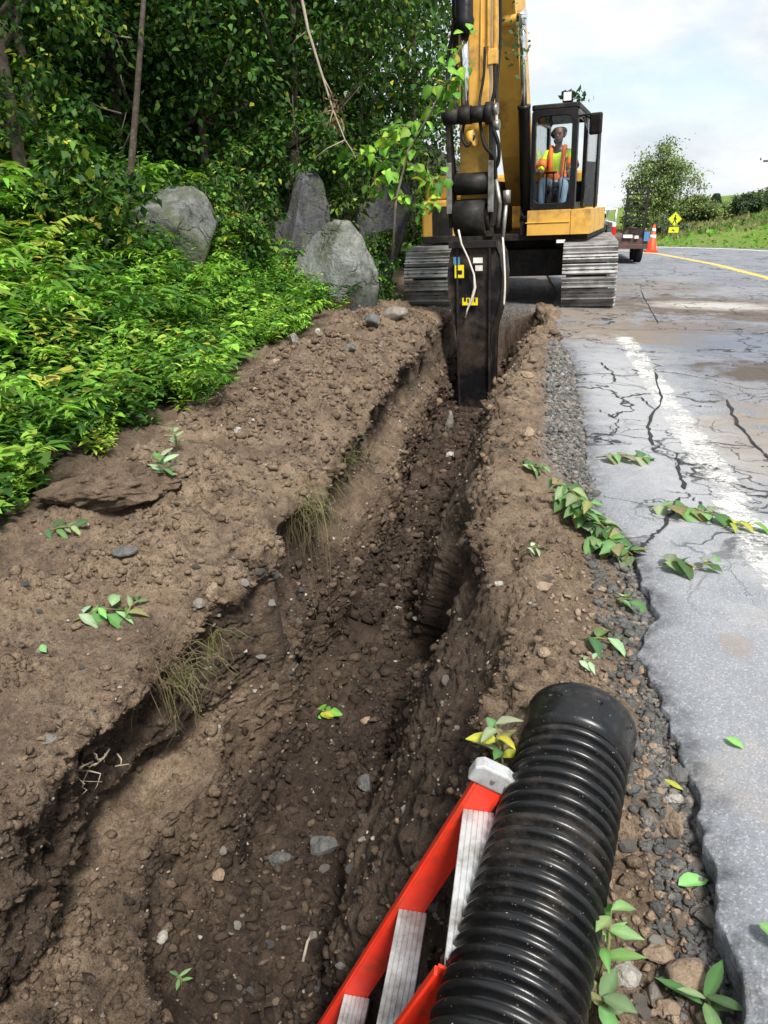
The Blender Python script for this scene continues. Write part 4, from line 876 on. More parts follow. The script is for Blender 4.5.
mb = MB(); mb.lo((-.98, -3.12, .42), (.98, -2.98, .56)); mb.build('bumper', M['chrome'], tk, .02)
for s_ in (-1, 1):
    mb = MB(); mb.lo((s_ * .92 - .06, -3.03, .80), (s_ * .92 + .05, -2.96, 1.00)); mb.build('tail_lamp', M['taill'], tk, .015)
    mb = MB(); mb.tube([(s_ * .93, -2.95, 1.08), (s_ * .93, -2.95, 1.40), (s_ * .93, -.7, 1.40), (s_ * .93, -.7, 1.08)], .03, 8); mb.build('rack_post', M['white'], tk)
    for yy in (-2.0, 1.7):
        mb = MB(); mb.tube([(s_ * .72, yy, .37), (s_ * .93, yy, .37)], .37, 24); w1 = mb.build('wheel', M['rubber'], tk, .03); mb = MB(); mb.tube([(s_ * .94, yy, .37), (s_ * .945, yy, .37)], .2, 16); mb.build('rim', M['steel'], w1)
mb = MB(); mb.tube([(-.93, -2.95, 1.40), (.93, -2.95, 1.40)], .03, 8); mb.build('rack_bar', M['white'], tk); mb = MB(); mb.tube([(-.93, -.7, 1.40), (.93, -.7, 1.40)], .03, 8); mb.build('rack_bar', M['white'], tk)
def hollow(r, L_, n=16):
    mb = MB(); vs = []
    for y_, q in ((0, r), (0, r * .8), (.5, r * .8)):
        pass
    prof_ = [(.0, r * .8), (0., r), (L_, r), (L_, r * .8), (0, r * .8)]
    V = [(q * math.cos(2 * math.pi * j / n), y_, q * math.sin(2 * math.pi * j / n)) for y_, q in prof_ for j in range(n)]
    mb.add(V, [(i * n + j, i * n + (j + 1) % n, (i + 1) * n + (j + 1) % n, (i + 1) * n + j) for i in range(4) for j in range(n)], True); return mb
pp = hollow(.085, 2.2).build('drain_pipe', M['rubber'], None); first = True
for r_ in range(3):
    for q in range(5 - (r_ % 2)):
        o = pp if first else pp.copy()
        if not first: COL.objects.link(o)
        first = False; o.location = (1.02 + .62 - .175 * q - .09 * (r_ % 2), 20.98 + random.uniform(0, .15), .84 + .09 + r_ * .155)
        tag(o, 'small black pipe in the pile carried in the bed of the white pickup', 'pipe', 'black pipes in the pickup bed')
tl = empty('trailer', (2.2, 24.5, 0), 0, 'rusty flatbed trailer with a tall ramp rack standing at its rear', 'trailer')
mb = MB(); mb.lo((-.9, -2.1, .50), (.78, 2.2, .66)); mb.lo((-.9, -2.12, .40), (.78, -2.0, .52)); mb.lo((-.1, 2.2, .5), (.1, 3.4, .6)); mb.lo((.72, -2.1, .66), (.78, 2.2, .86)); mb.build('flatbed', M['rust'], tl, .01)
mb = MB()
for xx in (.13, .64): mb.lo((xx - .025, -2.10, .66), (xx + .025, -2.03, 1.92))
for k_ in range(9): mb.lo((.13, -2.095, .74 + k_ * .143), (.64, -2.04, .785 + k_ * .143))
mb.build('ramp', M['dark'], tl)
mb = MB()
for xx in (-.85, -.34): mb.lo((xx - .025, -2.10, .66), (xx + .025, -2.03, 1.0))
mb.lo((-.85, -2.095, .95), (-.34, -2.04, 1.0)); mb.build('ramp_stub', M['dark'], tl)
mb = MB(); mb.lo((.66, -2.14, .60), (.80, -2.11, .84)); mb.build('side_plate', M['blue'], tl)
mb = MB(); mb.lo((.12, -2.16, .68), (.36, -2.11, .76)); mb.lo((.42, -2.16, .66), (.52, -2.11, .74)); mb.build('number_plate', M['white'], tl)
for s_ in (-.78, .68):
    for yy in (-1.1, -.2):
        mb = MB(); mb.tube([(s_ - .1, yy, .30), (s_ + .1, yy, .30)], .30, 22); w1 = mb.build('wheel', M['rubber'], tl, .03); mb = MB(); mb.tube([(s_ + .102, yy, .30), (s_ + .108, yy, .30)], .16, 14); mb.build('rim', M['steel'], w1)
cn = empty('traffic_cone', (3.92, 28.35, .014), 0, 'orange traffic cone with white bands standing on the yellow centre line', 'traffic cone')
mb = MB(); mb.lo((-.20, -.20, 0), (.20, .20, .045)); mb.build('base', M['cone'], cn, .01)
mb = MB(); mb.tube([(0, 0, .045), (0, 0, .07), (0, 0, .86)], [.175, .165, .035], 24); mb.build('body', M['cone'], cn)
def crad(z): return .165 - (z - .07) / .79 * .13 + .003
for a, b in ((.42, .54), (.62, .75)):
    mb = MB(); mb.tube([(0, 0, a), (0, 0, b)], [crad(a), crad(b)], 24); mb.build('reflective_band', M['white'], cn)
p = atY(675, 219, 37.); g = gz(p.x, p.y)
sg = empty('pedestrian_sign', (p.x, p.y, g), R(6), 'lime diamond warning sign with a walking figure on a post by the bend', 'road sign')
hc = p.z - g; S_ = .31
def dia(h): return [(0, h), (h, 0), (0, -h), (-h, 0)]
mb = MB(); mb.prism([(a, b + hc) for a, b in dia(.30)], 'y', -.012, 0); sf = mb.build('sign_face', M['signy'], sg)
mb = MB(); n = 4; o4 = dia(.278); i4 = dia(.264); frame_ring(mb, 'y', -.015, .002, [(a, b + hc) for a, b in o4], [(a, b + hc) for a, b in i4]); mb.build('sign_border', M['ink'], sf)
mb = MB(); mb.tube([(.0, -.016, hc + .13), (.0, -.019, hc + .13)], .035, 12)
mb.prism([(-.035, hc + .085), (.03, hc + .085), (.035, hc - .03), (.08, hc - .17), (.045, hc - .18), (.0, hc - .05), (-.06, hc - .18), (-.095, hc - .165), (-.035, hc - .03)], 'y', -.019, -.0155)
mb.prism([(.02, hc + .08), (.085, hc - .01), (.065, hc - .025), (.02, hc + .03)], 'y', -.0185, -.0152); mb.prism([(-.03, hc + .08), (-.085, hc + .0), (-.065, hc - .015), (-.03, hc + .03)], 'y', -.0185, -.0152); mb.build('walking_figure', M['ink'], sf)
mb = MB(); mb.lo((-.21, -.012, hc - .56), (.21, 0, hc - .34)); pl = mb.build('sign_plaque', M['signy'], sg)
mb = MB(); mb.prism([(.06, hc - .50), (-.02, hc - .42), (-.02, hc - .395), (-.09, hc - .47), (-.05, hc - .475), (.03, hc - .52)], 'y', -.015, -.0125); mb.build('plaque_arrow', M['ink'], pl)
mb = MB(); mb.lo((-.03, .001, -.1), (.03, .05, hc + .2)); mb.build('post', M['steel'], sg)
p = atY(785, 150, 58.); g = gz(p.x, p.y)
po = empty('utility_pole', (p.x, p.y, g), 0, 'wooden utility pole at the right edge whose cross arm shows against the cloud', 'utility pole')
mb = MB(); mb.tube([(0, 0, -.2), (0, 0, p.z - g + 1.2)], [.15, .11], 12); mb.build('pole', M['bark'], po)
q = atY(763, 161, 58.); mb = MB(); mb.lo((q.x - p.x, -.15, q.z - g - .07), (-q.x + p.x, -.05, q.z - g + .05)); mb.build('cross_arm', M['bark'], po)
mb = MB()
for k_ in (-1.4, -.9, .9, 1.4): mb.tube([(k_, -.1, q.z - g + .05), (k_, -.1, q.z - g + .25)], [.05, .035], 8)
mb.build('insulator', M['steel'], po)

# ------------------------------------------------------------------ foliage
def unit(a): return a / np.maximum(np.linalg.norm(a, axis=-1, keepdims=True), 1e-9)
def leaves(pos, dr, nr_, L, W_, col, fine=False):
    """folded leaves: two quads for distant foliage, four for near; returns verts, quads, colours"""
    n = len(pos); dr = unit(dr); side = unit(np.cross(dr, nr_)); nn = np.cross(side, dr); L = L[:, None]; W_ = W_[:, None]
    if fine:
        q = pos + dr * L * .28; r_ = pos + dr * L * .66 - nn * L * .05
        v = np.stack([pos, q + side * W_ * .5 + nn * L * .08, r_ + side * W_ * .36 + nn * L * .05, pos + dr * L - nn * L * .16, r_ - side * W_ * .36 + nn * L * .05, q - side * W_ * .5 + nn * L * .08, q, r_], 1); k_ = 8
        fl = [[0, 5, 6, 1], [6, 5, 4, 7], [6, 7, 2, 1], [7, 4, 3, 2]]
    else:
        v = np.stack([pos, pos + dr * L * .42 + side * W_ * .5 + nn * L * .07, pos + dr * L * .5, pos + dr * L * .42 - side * W_ * .5 + nn * L * .07, pos + dr * L - nn * L * .14], 1); k_ = 5
        fl = [[0, 2, 4, 1], [0, 3, 4, 2]]
    f = ((np.arange(n) * k_)[:, None, None] + np.array(fl)[None]).reshape(-1, 4)
    return v.reshape(-1, 3), f, np.repeat(col, k_, 0)
def big_leaves(pos, dr, nr_, L, W_, col, droop=.35):
    """broad leaves with a rounded outline, midrib fold and droop"""
    n = len(pos); dr = unit(dr); side = unit(np.cross(dr, nr_)); nn = np.cross(side, dr)
    T_ = np.array([0, .14, .32, .52, .74, .9, 1.]); Wd = np.array([.05, .55, .96, 1., .68, .3, .02]); vs = []; dvar = droop * (.2 + 2.2 * np.abs(np.sin(pos[:, 0] * 170 + pos[:, 1] * 230)))
    for k_, (q, wv) in enumerate(zip(T_, Wd)):
        c = pos + dr * (L * q)[:, None] - nn * (L * dvar * q * q)[:, None]
        wob = (1 + .12 * np.sin(k_ * 2.1 + pos[:, 0] * 90))
        for s_ in (1, 0, -1): vs.append(c + side * (W_ * .5 * wv * s_ * wob)[:, None] + nn * (W_ * .16 * abs(s_) * wv)[:, None])
    v = np.stack(vs, 1); b = (np.arange(n) * 21)[:, None]
    q = [[3 * i + j, 3 * i + j + 1, 3 * i + j + 4, 3 * i + j + 3] for i in range(6) for j in range(2)]
    f = (b[:, None, :] + np.array(q)[None]).reshape(-1, 4)
    c = np.repeat(col[:, None], 21, 1).copy(); mid = np.zeros(21); mid[1::3] = 1; c = c * (1 + .45 * mid[None, :, None])
    return v.reshape(-1, 3), f, c.reshape(-1, 3)
def join(parts):
    V = []; Fs = []; Cs = []; o = 0
    for v, f, c in parts: V.append(v); Fs.append(f + o); Cs.append(c); o += len(v)
    return np.concatenate(V), np.concatenate(Fs), np.concatenate(Cs)
def rdir(n, up=0., spread=1.):
    d = rng.normal(size=(n, 3)) * spread; d[:, 2] += up; return unit(d)
def palette(n, cols, w, var=.25):
    c = np.array(cols)[rng.choice(len(cols), n, p=np.array(w) / np.sum(w))]; return np.clip(c * (1 + var * rng.normal(size=(n, 1))) * (1 + .08 * rng.normal(size=(n, 3))), .004, .9)
GREEN = [(.028, .075, .016), (.055, .130, .024), (.105, .205, .034), (.21, .30, .035), (.42, .38, .045)]
def crown_leaves(n, centre, rad, L, cols=GREEN, w=(4, 4, 2, .5, .12), clus=None, z_lo=None, flat=.35, fine=False):
    centre = np.array(centre); rad = np.array(rad); k_ = clus or max(12, n // 70)
    d = rdir(k_); rr_ = rng.uniform(.35, 1., k_) ** .5; cc = centre + d * rr_[:, None] * rad * (1 + .13 * rng.normal(size=(k_, 1)))
    if z_lo is not None: cc[:, 2] = np.maximum(cc[:, 2], z_lo)
    idx = rng.integers(0, k_, n); cs = rng.uniform(.55, 1.35, k_) * np.mean(rad) * .17
    off = rng.normal(size=(n, 3)) * cs[idx][:, None] * np.array([1, 1, .62]); pos = cc[idx] + off
    dr = unit(unit(off) * .7 + np.array([0, 0, -.35]) + rng.normal(size=(n, 3)) * .55)
    nr_ = unit(np.array([0, 0, 1.]) + rng.normal(size=(n, 3)) * flat)
    col = palette(n, cols, w) * (1 + .22 * rng.normal(size=k_))[idx][:, None].clip(.45, 1.6)
    l = L * rng.uniform(.6, 1.25, n); return leaves(pos, dr, nr_, l, l * rng.uniform(.5, .72, n), col, fine), cc
def limb_mesh(base, top, r0, cc, nl=14, bend=.05, mat=None, name='trunk', par=None):
    base = Vector(base); top = Vector(top); n = 9; pts = []
    for i in range(n + 1):
        q = i / n; p = base.lerp(top, q); pts.append(p + Vector((math.sin(q * 5 + base.x) * bend, math.cos(q * 4 + base.y) * bend, 0)) * (1 if 0 < i else 0))
    mb = MB(); mb.tube(pts, [r0 * (1.25 if i == 0 else 1 - .75 * i / n) for i in range(n + 1)], 9)
    if cc is not None:
        for j in rng.permutation(len(cc))[:nl]:
            t_ = Vector(cc[j]); q = min(.95, max(.25, (t_.z - base.z) / max(.1, (top.z - base.z)) - .15)); s0 = base.lerp(top, q); md = s0.lerp(t_, .5) + Vector((0, 0, -.08 * (t_ - s0).length))
            mb.tube([s0, md, t_], [r0 * (1 - .75 * q) * .55, r0 * .28, r0 * .08], 6)
    return mb.build(name, mat or M['bark'], par)
def tree(name, label, base, h, rad, n, L, r0=.07, lean=(0, 0), crown_z=None, group=None, cols=GREEN, w=(4, 4, 2, .5, .12), mat=None, cat='tree', nl=14, z_lo=None, flat=.35, fine=False):
    x, y, z = base; e = empty(name, (x, y, z), 0, label, cat, group)
    cz = crown_z if crown_z is not None else h * .6
    (v, f, c), cc = crown_leaves(n, (lean[0] * .7, lean[1] * .7, cz), rad, L, cols, w, z_lo=z_lo, flat=flat, fine=fine)
    obj_np('crown', v, f, M['leaf'], e, False, c)
    limb_mesh((0, 0, -.3), (lean[0], lean[1], h), r0, cc, nl, .05, mat, 'trunk', e); return e
def G3(x, y): return (x, y, gz(x, y))
woods = [
    ('dense leafy tree closest behind the excavator on its wooded side', (-3.7, 16.6), 9, (1.7, 1.8, 3.6), 7500, .17, 5.2, (0, 0)),
    ('broad tree leaning over the tall dark boulder beside the excavator', (-4.3, 13.6), 8, (1.7, 1.6, 2.6), 8000, .16, 5.0, (.5, -.2)),
    ('dark bushy tree rising behind the pair of grey boulders', (-5.4, 12.6), 7.5, (1.5, 1.4, 2.9), 8000, .15, 4.3, (0, 0)),
    ('dark tree growing between the round boulder and the boulder pair', (-6.4, 11.8), 7.5, (1.5, 1.4, 2.9), 8000, .15, 3.9, (0, 0)),
    ('leafy tree whose crown hangs over the round boulder', (-7.2, 12.9), 8, (1.8, 1.6, 3.2), 8000, .16, 4.0, (.2, -.3)),
    ('tall dark tree behind the slender leaning trunk', (-8.4, 11.6), 8, (1.9, 1.6, 3.4), 9000, .16, 3.6, (0, 0)),
    ('shaded tree deep in the wood behind the boulders, tallest of its neighbours', (-6.2, 16.2), 10, (2.4, 2.0, 4.2), 8000, .20, 5.6, (0, 0)),
    ('shaded tree deep in the wood behind the slender trunk', (-9.3, 15.5), 10, (2.6, 2.2, 4.2), 9000, .20, 5.0, (0, 0)),
    ('bushy maple tree with yellowing leaves at the left end of the wood', (-7.2, 8.2), 6, (1.35, 1.1, 2.2), 6500, .12, 3.3, (.3, -.2)),
    ('tall leafy tree filling the wood edge right behind the excavator arm', (-2.9, 18.6), 9, (1.3, 1.3, 3.8), 7000, .17, 4.4, (0, 0)),
    ('leafy tree farther back behind the excavator body on the wooded side', (-3.6, 22.), 9, (1.7, 1.4, 4.0), 6000, .2, 4.6, (0, 0)),
    ('low leafy tree at the wood edge above the yellow fern', (-5.6, 8.0), 4.2, (1.0, .85, 1.1), 3800, .11, 2.6, (.2, -.1)),
]
LV = (1.2, .72, 1.0, .85)
for i, (lab, (x, y), h, rad, n, L, cz, ln) in enumerate(woods):
    yl = 1.2 if i == 8 or i == 11 else .35
    tree('forest_tree', lab, G3(x, y), h, rad, int(n * 1.15 / LV[i % 4] ** 1.5), L * .78 * LV[i % 4], .085, ln, cz - gz(x, y) * .55, 'trees of the roadside wood', w=(5.5, 3.2, 1.7, .9 * yl, .30 * yl), z_lo=.5, flat=.5, fine=True)
# high canopy just above the picture keeps the wood dark below
tree('forest_tree', 'tall overhanging tree whose yellow-green lower leaves show at the top of the wood', G3(-6.4, 9.6), 6.2, (1.9, 1.5, .9), 6500, .13, .075, (.2, -.3), 3.75, 'trees of the roadside wood', w=(2, 4, 4, 1.6, .7), fine=True)
# slender leaning trunk
b_ = atY(107, 216, 8.7); t_ = atY(141, -30, 8.6); e = empty('leaning_tree', b_, 0, 'slender bare tree trunk leaning slightly at the wood edge above the round boulder', 'tree')
limb_mesh((0, 0, -.9), tuple((t_ - b_) * 1.5), .052, None, 0, .02, M['bark'], 'trunk', e)
mb = MB()
for k_ in range(7):
    q = .15 + .1 * k_; p = Vector((0, 0, 0)).lerp(t_ - b_, q); d = Vector((rng.uniform(-1, 1), rng.uniform(-1, .2), rng.uniform(-.1, .6))) * .45; mb.tube([p, p + d * .5, p + d + Vector((0, 0, .06))], [.012, .008, .003], 5)
mb.build('branch', M['barkpale'], e)
for lab, px_, y0_, y1_, dx, Y, r_ in (('thin pale stem among dark leaves, left of the leaning trunk', 61, 214, 165, 2, 8.3, .017), ('short dead stem beside the foot of the leaning trunk', 88, 212, 160, 4, 8.9, .014), ('dead crooked twig standing in front of the round boulder', 140, 280, 235, 3, 8.0, .012)):
    a = atY(px_, y0_, Y); b = atY(px_ + dx, y1_, Y); e = empty('dead_sapling', a, 0, lab, 'dead stem'); mb = MB(); n_ = 6
    mb.tube([Vector((0, 0, -.5))] + [(b - a) * (i / n_) + Vector((rng.normal() * .02, 0, 0)) for i in range(n_ + 1)], [r_] + [r_ * (1 - .6 * i / n_) for i in range(n_ + 1)], 6)
    for k_ in range(4):
        p = (b - a) * rng.uniform(.3, .95); d = Vector((rng.choice([-1, 1]) * rng.uniform(.08, .2), rng.uniform(-.1, .1), rng.uniform(.03, .2))); mb.tube([p, p + d], [r_ * .5, r_ * .2], 5)
    mb.build('stem', M['barkpale'], e)
# dead hanging branch
a = atY(297, -25, 10.2); pts = [atY(297, -25, 10.2), atY(308, 30, 10.2), atY(322, 75, 10.1), atY(333, 110, 10.1), atY(345, 140, 10.0), atY(356, 158, 9.95)]
e = empty('dead_branch', a, 0, 'dead bare branch with a tuft of dry leaves hanging in front of the dark trees', 'branch'); mb = MB(); mb.tube([p - a for p in pts], [.022, .018, .015, .012, .008, .004], 7)
for k_ in range(10):
    p = pts[rng.integers(0, 5)] - a; d = Vector((rng.normal() * .25, rng.normal() * .15, -abs(rng.normal()) * .2)); mb.tube([p, p + d * .6, p + d + Vector((0, 0, -.04))], [.008, .006, .003], 5)
mb.build('limb', M['twig'], e); n = 60; c = np.array(pts[3] - a); pos = c + rng.normal(size=(n, 3)) * np.array([.07, .06, .13]); v, f, cl_ = leaves(pos, rdir(n, -1.2), rdir(n), rng.uniform(.06, .12, n), rng.uniform(.02, .04, n), palette(n, [(.22, .15, .08), (.12, .08, .05), (.3, .22, .13)], (2, 2, 1))); tag(obj_np('dry_leaf_tuft', v, f, M['leaf'], e, False, cl_), kind='stuff')
# far dark wood behind everything
n = 16000; pos = np.stack([rng.uniform(-26, -5.2, n), rng.uniform(17, 27, n), rng.uniform(0, 12, n)], -1); pos[:, 2] += np.clip(-3 - pos[:, 0], 0, 20) * .32; keep = pos[:, 0] < -2.6 - .13 * pos[:, 1] * 0 - rng.uniform(0, 2.5, n)
pos = pos[keep]; n = len(pos); l = rng.uniform(.3, .5, n); v, f, c = leaves(pos, rdir(n, -.4), rdir(n, .8), l, l * .65, palette(n, GREEN, (5, 4, 1, .2, .05)))
tag(obj_np('woods', v, f, M['leaf'], None, False, c), 'dark mass of leaves deep in the wood behind the nearer trees', None, None, 'stuff')

# bright sapling reaching in front of the stick
sb = hit(392, 262)[0]; e = empty('maple_sapling', sb, 0, 'bright green maple sapling with broad leaves reaching in front of the excavator stick', 'sapling')
Ys = 9.6; st = [atY(*q, Ys) for q in ((392, 262), (396, 200), (408, 150), (432, 110), (448, 70), (464, 40))]
br = [[atY(*q, Ys) for q in l_] for l_ in (((400, 172), (378, 158), (352, 152)), ((404, 160), (430, 175), (446, 185)), ((398, 190), (415, 205), (436, 210)), ((420, 128), (400, 125), (386, 132)), ((440, 92), (455, 80), (466, 62)), ((402, 168), (385, 185), (372, 178)))]
mb = MB(); mb.tube([p - sb for p in st], [.02, .016, .013, .009, .006, .003], 6)
for b in br: mb.tube([p - sb for p in b], [.008, .006, .003], 5)
mb.build('stem', M['barkpale'], e); pos = []
for b in br + [st[2:]]:
    for _ in range(30): i = rng.integers(0, len(b) - 1); q = rng.uniform(); pos.append(np.array(b[i].lerp(b[i + 1], q) - sb) + rng.normal(size=3) * .07)
pos = np.array(pos); n = len(pos); l = rng.uniform(.08, .15, n); v, f, c = big_leaves(pos, rdir(n, -.5), unit(np.array([.1, -.6, .8]) + rng.normal(size=(n, 3)) * .5), l, l * .78, palette(n, [(.14, .30, .04), (.22, .40, .05), (.09, .21, .03), (.36, .40, .05)], (4, 3, 2, .6)))
obj_np('foliage', v, f, M['leaf'], e, True, c)

# undergrowth: many small plants replicated into one mass
def proto(kind):
    P_ = []; D = []; Nn = []; L = []; Wd = []
    if kind == 'herb':
        for s_ in range(rng.integers(3, 6)):
            a = rng.uniform(0, 6.28); tip = np.array([math.cos(a) * .16, math.sin(a) * .16, rng.uniform(.22, .5)])
            for k_ in range(10):
                q = (k_ + 1) / 10; p = tip * q; b = k_ * 2.4 + a; d = np.array([math.cos(b), math.sin(b), .15]); P_.append(p); D.append(d); Nn.append([0, 0, 1]); L.append(.045 + .05 * math.sin(q * 3) + .012); Wd.append(.5)
    elif kind == 'goldenrod':
        for s_ in range(4):
            a = rng.uniform(0, 6.28); tip = np.array([math.cos(a) * .14, math.sin(a) * .14, rng.uniform(.4, .65)])
            for k_ in range(20):
                q = (k_ + 1) / 20; b = k_ * 2.4 + a; P_.append(tip * q); D.append([math.cos(b), math.sin(b), .35]); Nn.append([0, 0, 1]); L.append(.085 * (1.1 - .5 * q)); Wd.append(.32)
    elif kind == 'fern':
        for s_ in range(7):
            a = s_ * .9 + rng.uniform(-.2, .2); Lf = rng.uniform(.32, .55)
            for k_ in range(16):
                q = (k_ + 1) / 16; r_ = Lf * q; z_ = .32 * math.sin(q * 2.2) * Lf / .45; p = np.array([math.cos(a) * r_, math.sin(a) * r_, z_])
                for sd in (-1, 1): P_.append(p); D.append([math.cos(a + sd * 1.15), math.sin(a + sd * 1.15), -.1]); Nn.append([-math.cos(a) * .3, -math.sin(a) * .3, 1]); L.append(.11 * math.sin(q * 2.9 + .15) + .015); Wd.append(.28)
    elif kind == 'broad':
        for s_ in range(9):
            a = s_ * 2.4; r_ = rng.uniform(.03, .16); P_.append([math.cos(a) * r_ * .5, math.sin(a) * r_ * .5, rng.uniform(.1, .38)]); D.append([math.cos(a), math.sin(a), .1]); Nn.append([0, 0, 1]); L.append(rng.uniform(.09, .15)); Wd.append(.72)
    return [np.array(q, float) for q in (P_, D, Nn, L, Wd)]
def vx_edge(y): return np.interp(y, [2.2, 2.9, 3.5, 4.2, 5.0, 7., 9.8, 12], [-2.45, -2.50, -2.55, -2.55, -2.42, -2.68, -2.66, -2.6])
def scatter_plants(spots, kinds, kw, scale_r, pal, pw, var=.2):
    out = []
    for kd in range(len(kinds)):
        protos = [proto(kinds[kd]) for _ in range(4)]
        for i, (x, y, z) in enumerate(spots):
            if kw[i] != kd: continue
            P_, D, Nn, L, Wd = protos[i % 4]; a = rng.uniform(0, 6.28); s_ = rng.uniform(*scale_r) * (1 + .28 * min(3., max(0., vx_edge(y) - x))); ca, sa = math.cos(a), math.sin(a); Rz = np.array([[ca, -sa, 0], [sa, ca, 0], [0, 0, 1]]).T
            n = len(P_); base = np.array(pal)[rng.choice(len(pal), p=np.array(pw) / sum(pw))]
            out.append(((P_ * s_) @ Rz + [x, y, z], D @ Rz + rng.normal(size=(n, 3)) * .22, Nn @ Rz + rng.normal(size=(n, 3)) * .25, L * s_ * rng.uniform(.75, 1.25, n), L * s_ * Wd, np.clip(base * (1 + var * rng.normal(size=(n, 1))) * (1 + .07 * rng.normal(size=(n, 3))), .004, .9)))
    A_ = [np.concatenate([o[k_] for o in out]) for k_ in range(6)]; return leaves(*A_, fine=True)
spots = []; kinds = ['herb', 'goldenrod', 'fern', 'broad']; kw = []
while len(spots) < 3000:
    y = rng.uniform(2.2, 13.5); y = 2.2 + (y - 2.2) ** 1.12 * .77; x = vx_edge(y) - abs(rng.normal()) * 1.5 + rng.normal() * .07 - rng.uniform(0, 1) ** 3 * 2.6
    if x < -.93 * y - .6 - .35: continue
    spots.append((x, y, gz(x, y) - .02)); d_ = vx_edge(y) - x
    kw.append(rng.choice(4, p=[.40, .22, .12, .26] if d_ < 1.2 else [.26, .14, .20, .40]))
v, f, c = scatter_plants(spots, kinds, kw, (.40, 1.12), [(.10, .23, .03), (.18, .36, .045), (.29, .46, .06), (.045, .12, .022), (.44, .44, .07), (.19, .09, .035)], (3.5, 4, 3.2, 3., .6, .35), .32)
tag(obj_np('undergrowth', v, f, M['leaf'], None, False, c), 'bright green mixed weeds and ferns covering the slope by the trench', None, None, 'stuff')
def fern_thing(px_, py_, sc_, lab, pal):
    p = hit(px_, py_)[0]; e = empty('fern', p, rng.uniform(0, 6), lab, 'fern'); parts = []
    P_, D, Nn, L, Wd = proto('fern'); n = len(P_); P2 = P_ * sc_; P2[:, 2] += .18
    v, f, c = leaves(P2, D + rng.normal(size=(n, 3)) * .05, Nn, L * sc_ * 1.15, L * sc_ * .3, palette(n, pal, [1] * len(pal), .15)); obj_np('frond', v, f, M['leaf'], e, False, c)
fern_thing(22, 300, 1.5, 'large yellow-green fern at the left edge of the undergrowth', [(.32, .36, .05), (.26, .33, .05)])
fern_thing(5, 262, 1.2, 'dark green fern above the yellow fern at the picture edge', [(.08, .17, .03), (.12, .22, .03)])
# round boulder's sprig and the pale leaved weed beside the dirt slab
def weed(name, p, h, nleaf, L, W_, pal, lab, cat='plant', spread=.5, lean=(0, 0), droop=.3, group=None, rz=0., yellow=0):
    e = empty(name, p, rz, lab, cat, group); tip = Vector((lean[0], lean[1], h)); mb = MB(); mb.tube([(0, 0, -.03), tip * .5 + Vector((.01, 0, .01)), tip], [.0045, .004, .002], 6)
    pos = []; d = []
    for k_ in range(nleaf):
        q = .25 + .75 * (k_ + 1) / nleaf; a = k_ * 2.4 + rng.uniform(-.3, .3); pos.append(np.array(tip * q)); d.append([math.cos(a) * spread, math.sin(a) * spread, .25 + rng.normal() * .12])
    pos = np.array(pos); d = np.array(d); n = len(pos); l = L * rng.uniform(.7, 1.15, n)
    v, f, c = big_leaves(pos, d, np.array([0, 0, 1.]) + rng.normal(size=(n, 3)) * .2, l, l * W_, palette(n, pal, [1] * len(pal), .15), droop); obj_np('foliage', v, f, M['leaf'], e, True, c); mb.build('stem', M['straw'], e); return e
LG = [(.095, .20, .065), (.15, .27, .11), (.065, .135, .05), (.20, .26, .14), (.22, .21, .09)]; PALE = [(.30, .42, .24), (.24, .36, .20)]
tree('shrub', 'low ferny shrub covering the lower left side of the round boulder', tuple(atY(140, 292, 8.2) - Vector((0, 0, .3))), .9, (.42, .35, .42), 1500, .08, .015, crown_z=.5, w=(4, 4, 2, .8, .4), cat='shrub', nl=6, fine=True)
weed('weed', hit(183, 268)[0] + Vector((0, 0, .0)), .42, 9, .17, .7, [(.06, .26, .07), (.09, .32, .09)], 'bright green leafy weed growing in front of the round boulder', lean=(.05, -.15))
weed('weed', hit(165, 486)[0], .16, 12, .10, .42, PALE + LG[:1], 'pale silvery weed beside the dirt covered slab', spread=.7)
weed('weed', hit(176, 452)[0], .14, 8, .09, .45, PALE, 'small pale weed at the edge of the undergrowth above the silvery weed', spread=.8)
def sprig(name, px_, py_, ang, Ls, nleaf, L, W_, pal, lab, cat='leafy sprig', group=None, lift=.022, road_=False, stem=True, droop=.25):
    """a cut sprig lying on the ground: stem along the ground with leaves either side"""
    p, nn, _ = hit(px_, py_)
    if road_: p = on_road(px_, py_, .012); nn = Vector((0, 0, 1))
    nn = Vector((nn.x * .4, nn.y * .4, 1)).normalized(); e = empty(name, p + nn * (.001 if road_ else .012), 0, lab, cat, group)
    dv = Vector((math.cos(ang), math.sin(ang), 0)); dv = (dv - nn * dv.dot(nn)).normalized(); sv = nn.cross(dv)
    if stem:
        mb = MB(); mb.tube([-dv * Ls * .5, nn * lift, dv * Ls * .5 + nn * lift * .6], [.004, .0035, .002], 6); mb.build('stem', M['straw'], e)
    pos = []; d = []; nr_ = []
    for k_ in range(nleaf):
        q = -.4 + .9 * (k_ + .5) / nleaf; s_ = 1 if k_ % 2 else -1; pos.append(dv * Ls * q + nn * (lift * rng.uniform(.15, 1.) + rng.uniform(0, .012))); d.append(dv * rng.uniform(.2, .9) + sv * s_ * rng.uniform(.5, 1) + nn * rng.uniform(-.05, .22)); nr_.append(nn + Vector(rng.normal(size=3) * .28))
    pos = np.array(pos); d = np.array(d); nr_ = np.array(nr_); n = nleaf; l = L * rng.uniform(.5, 1.2, n)
    v, f, c = big_leaves(pos, d, nr_, l, l * W_, palette(n, pal, [1] * len(pal), .16), droop); obj_np('foliage' if nleaf > 1 else 'leaf_blade', v, f, M['leaf'], e, True, c); return e
sprig('leafy_sprig', 98, 622, .7, .22, 11, .12, .42, PALE + [(.18, .36, .10)] + LG, 'cut leafy sprig lying on the bare soil of the wooded bank', lift=.06)
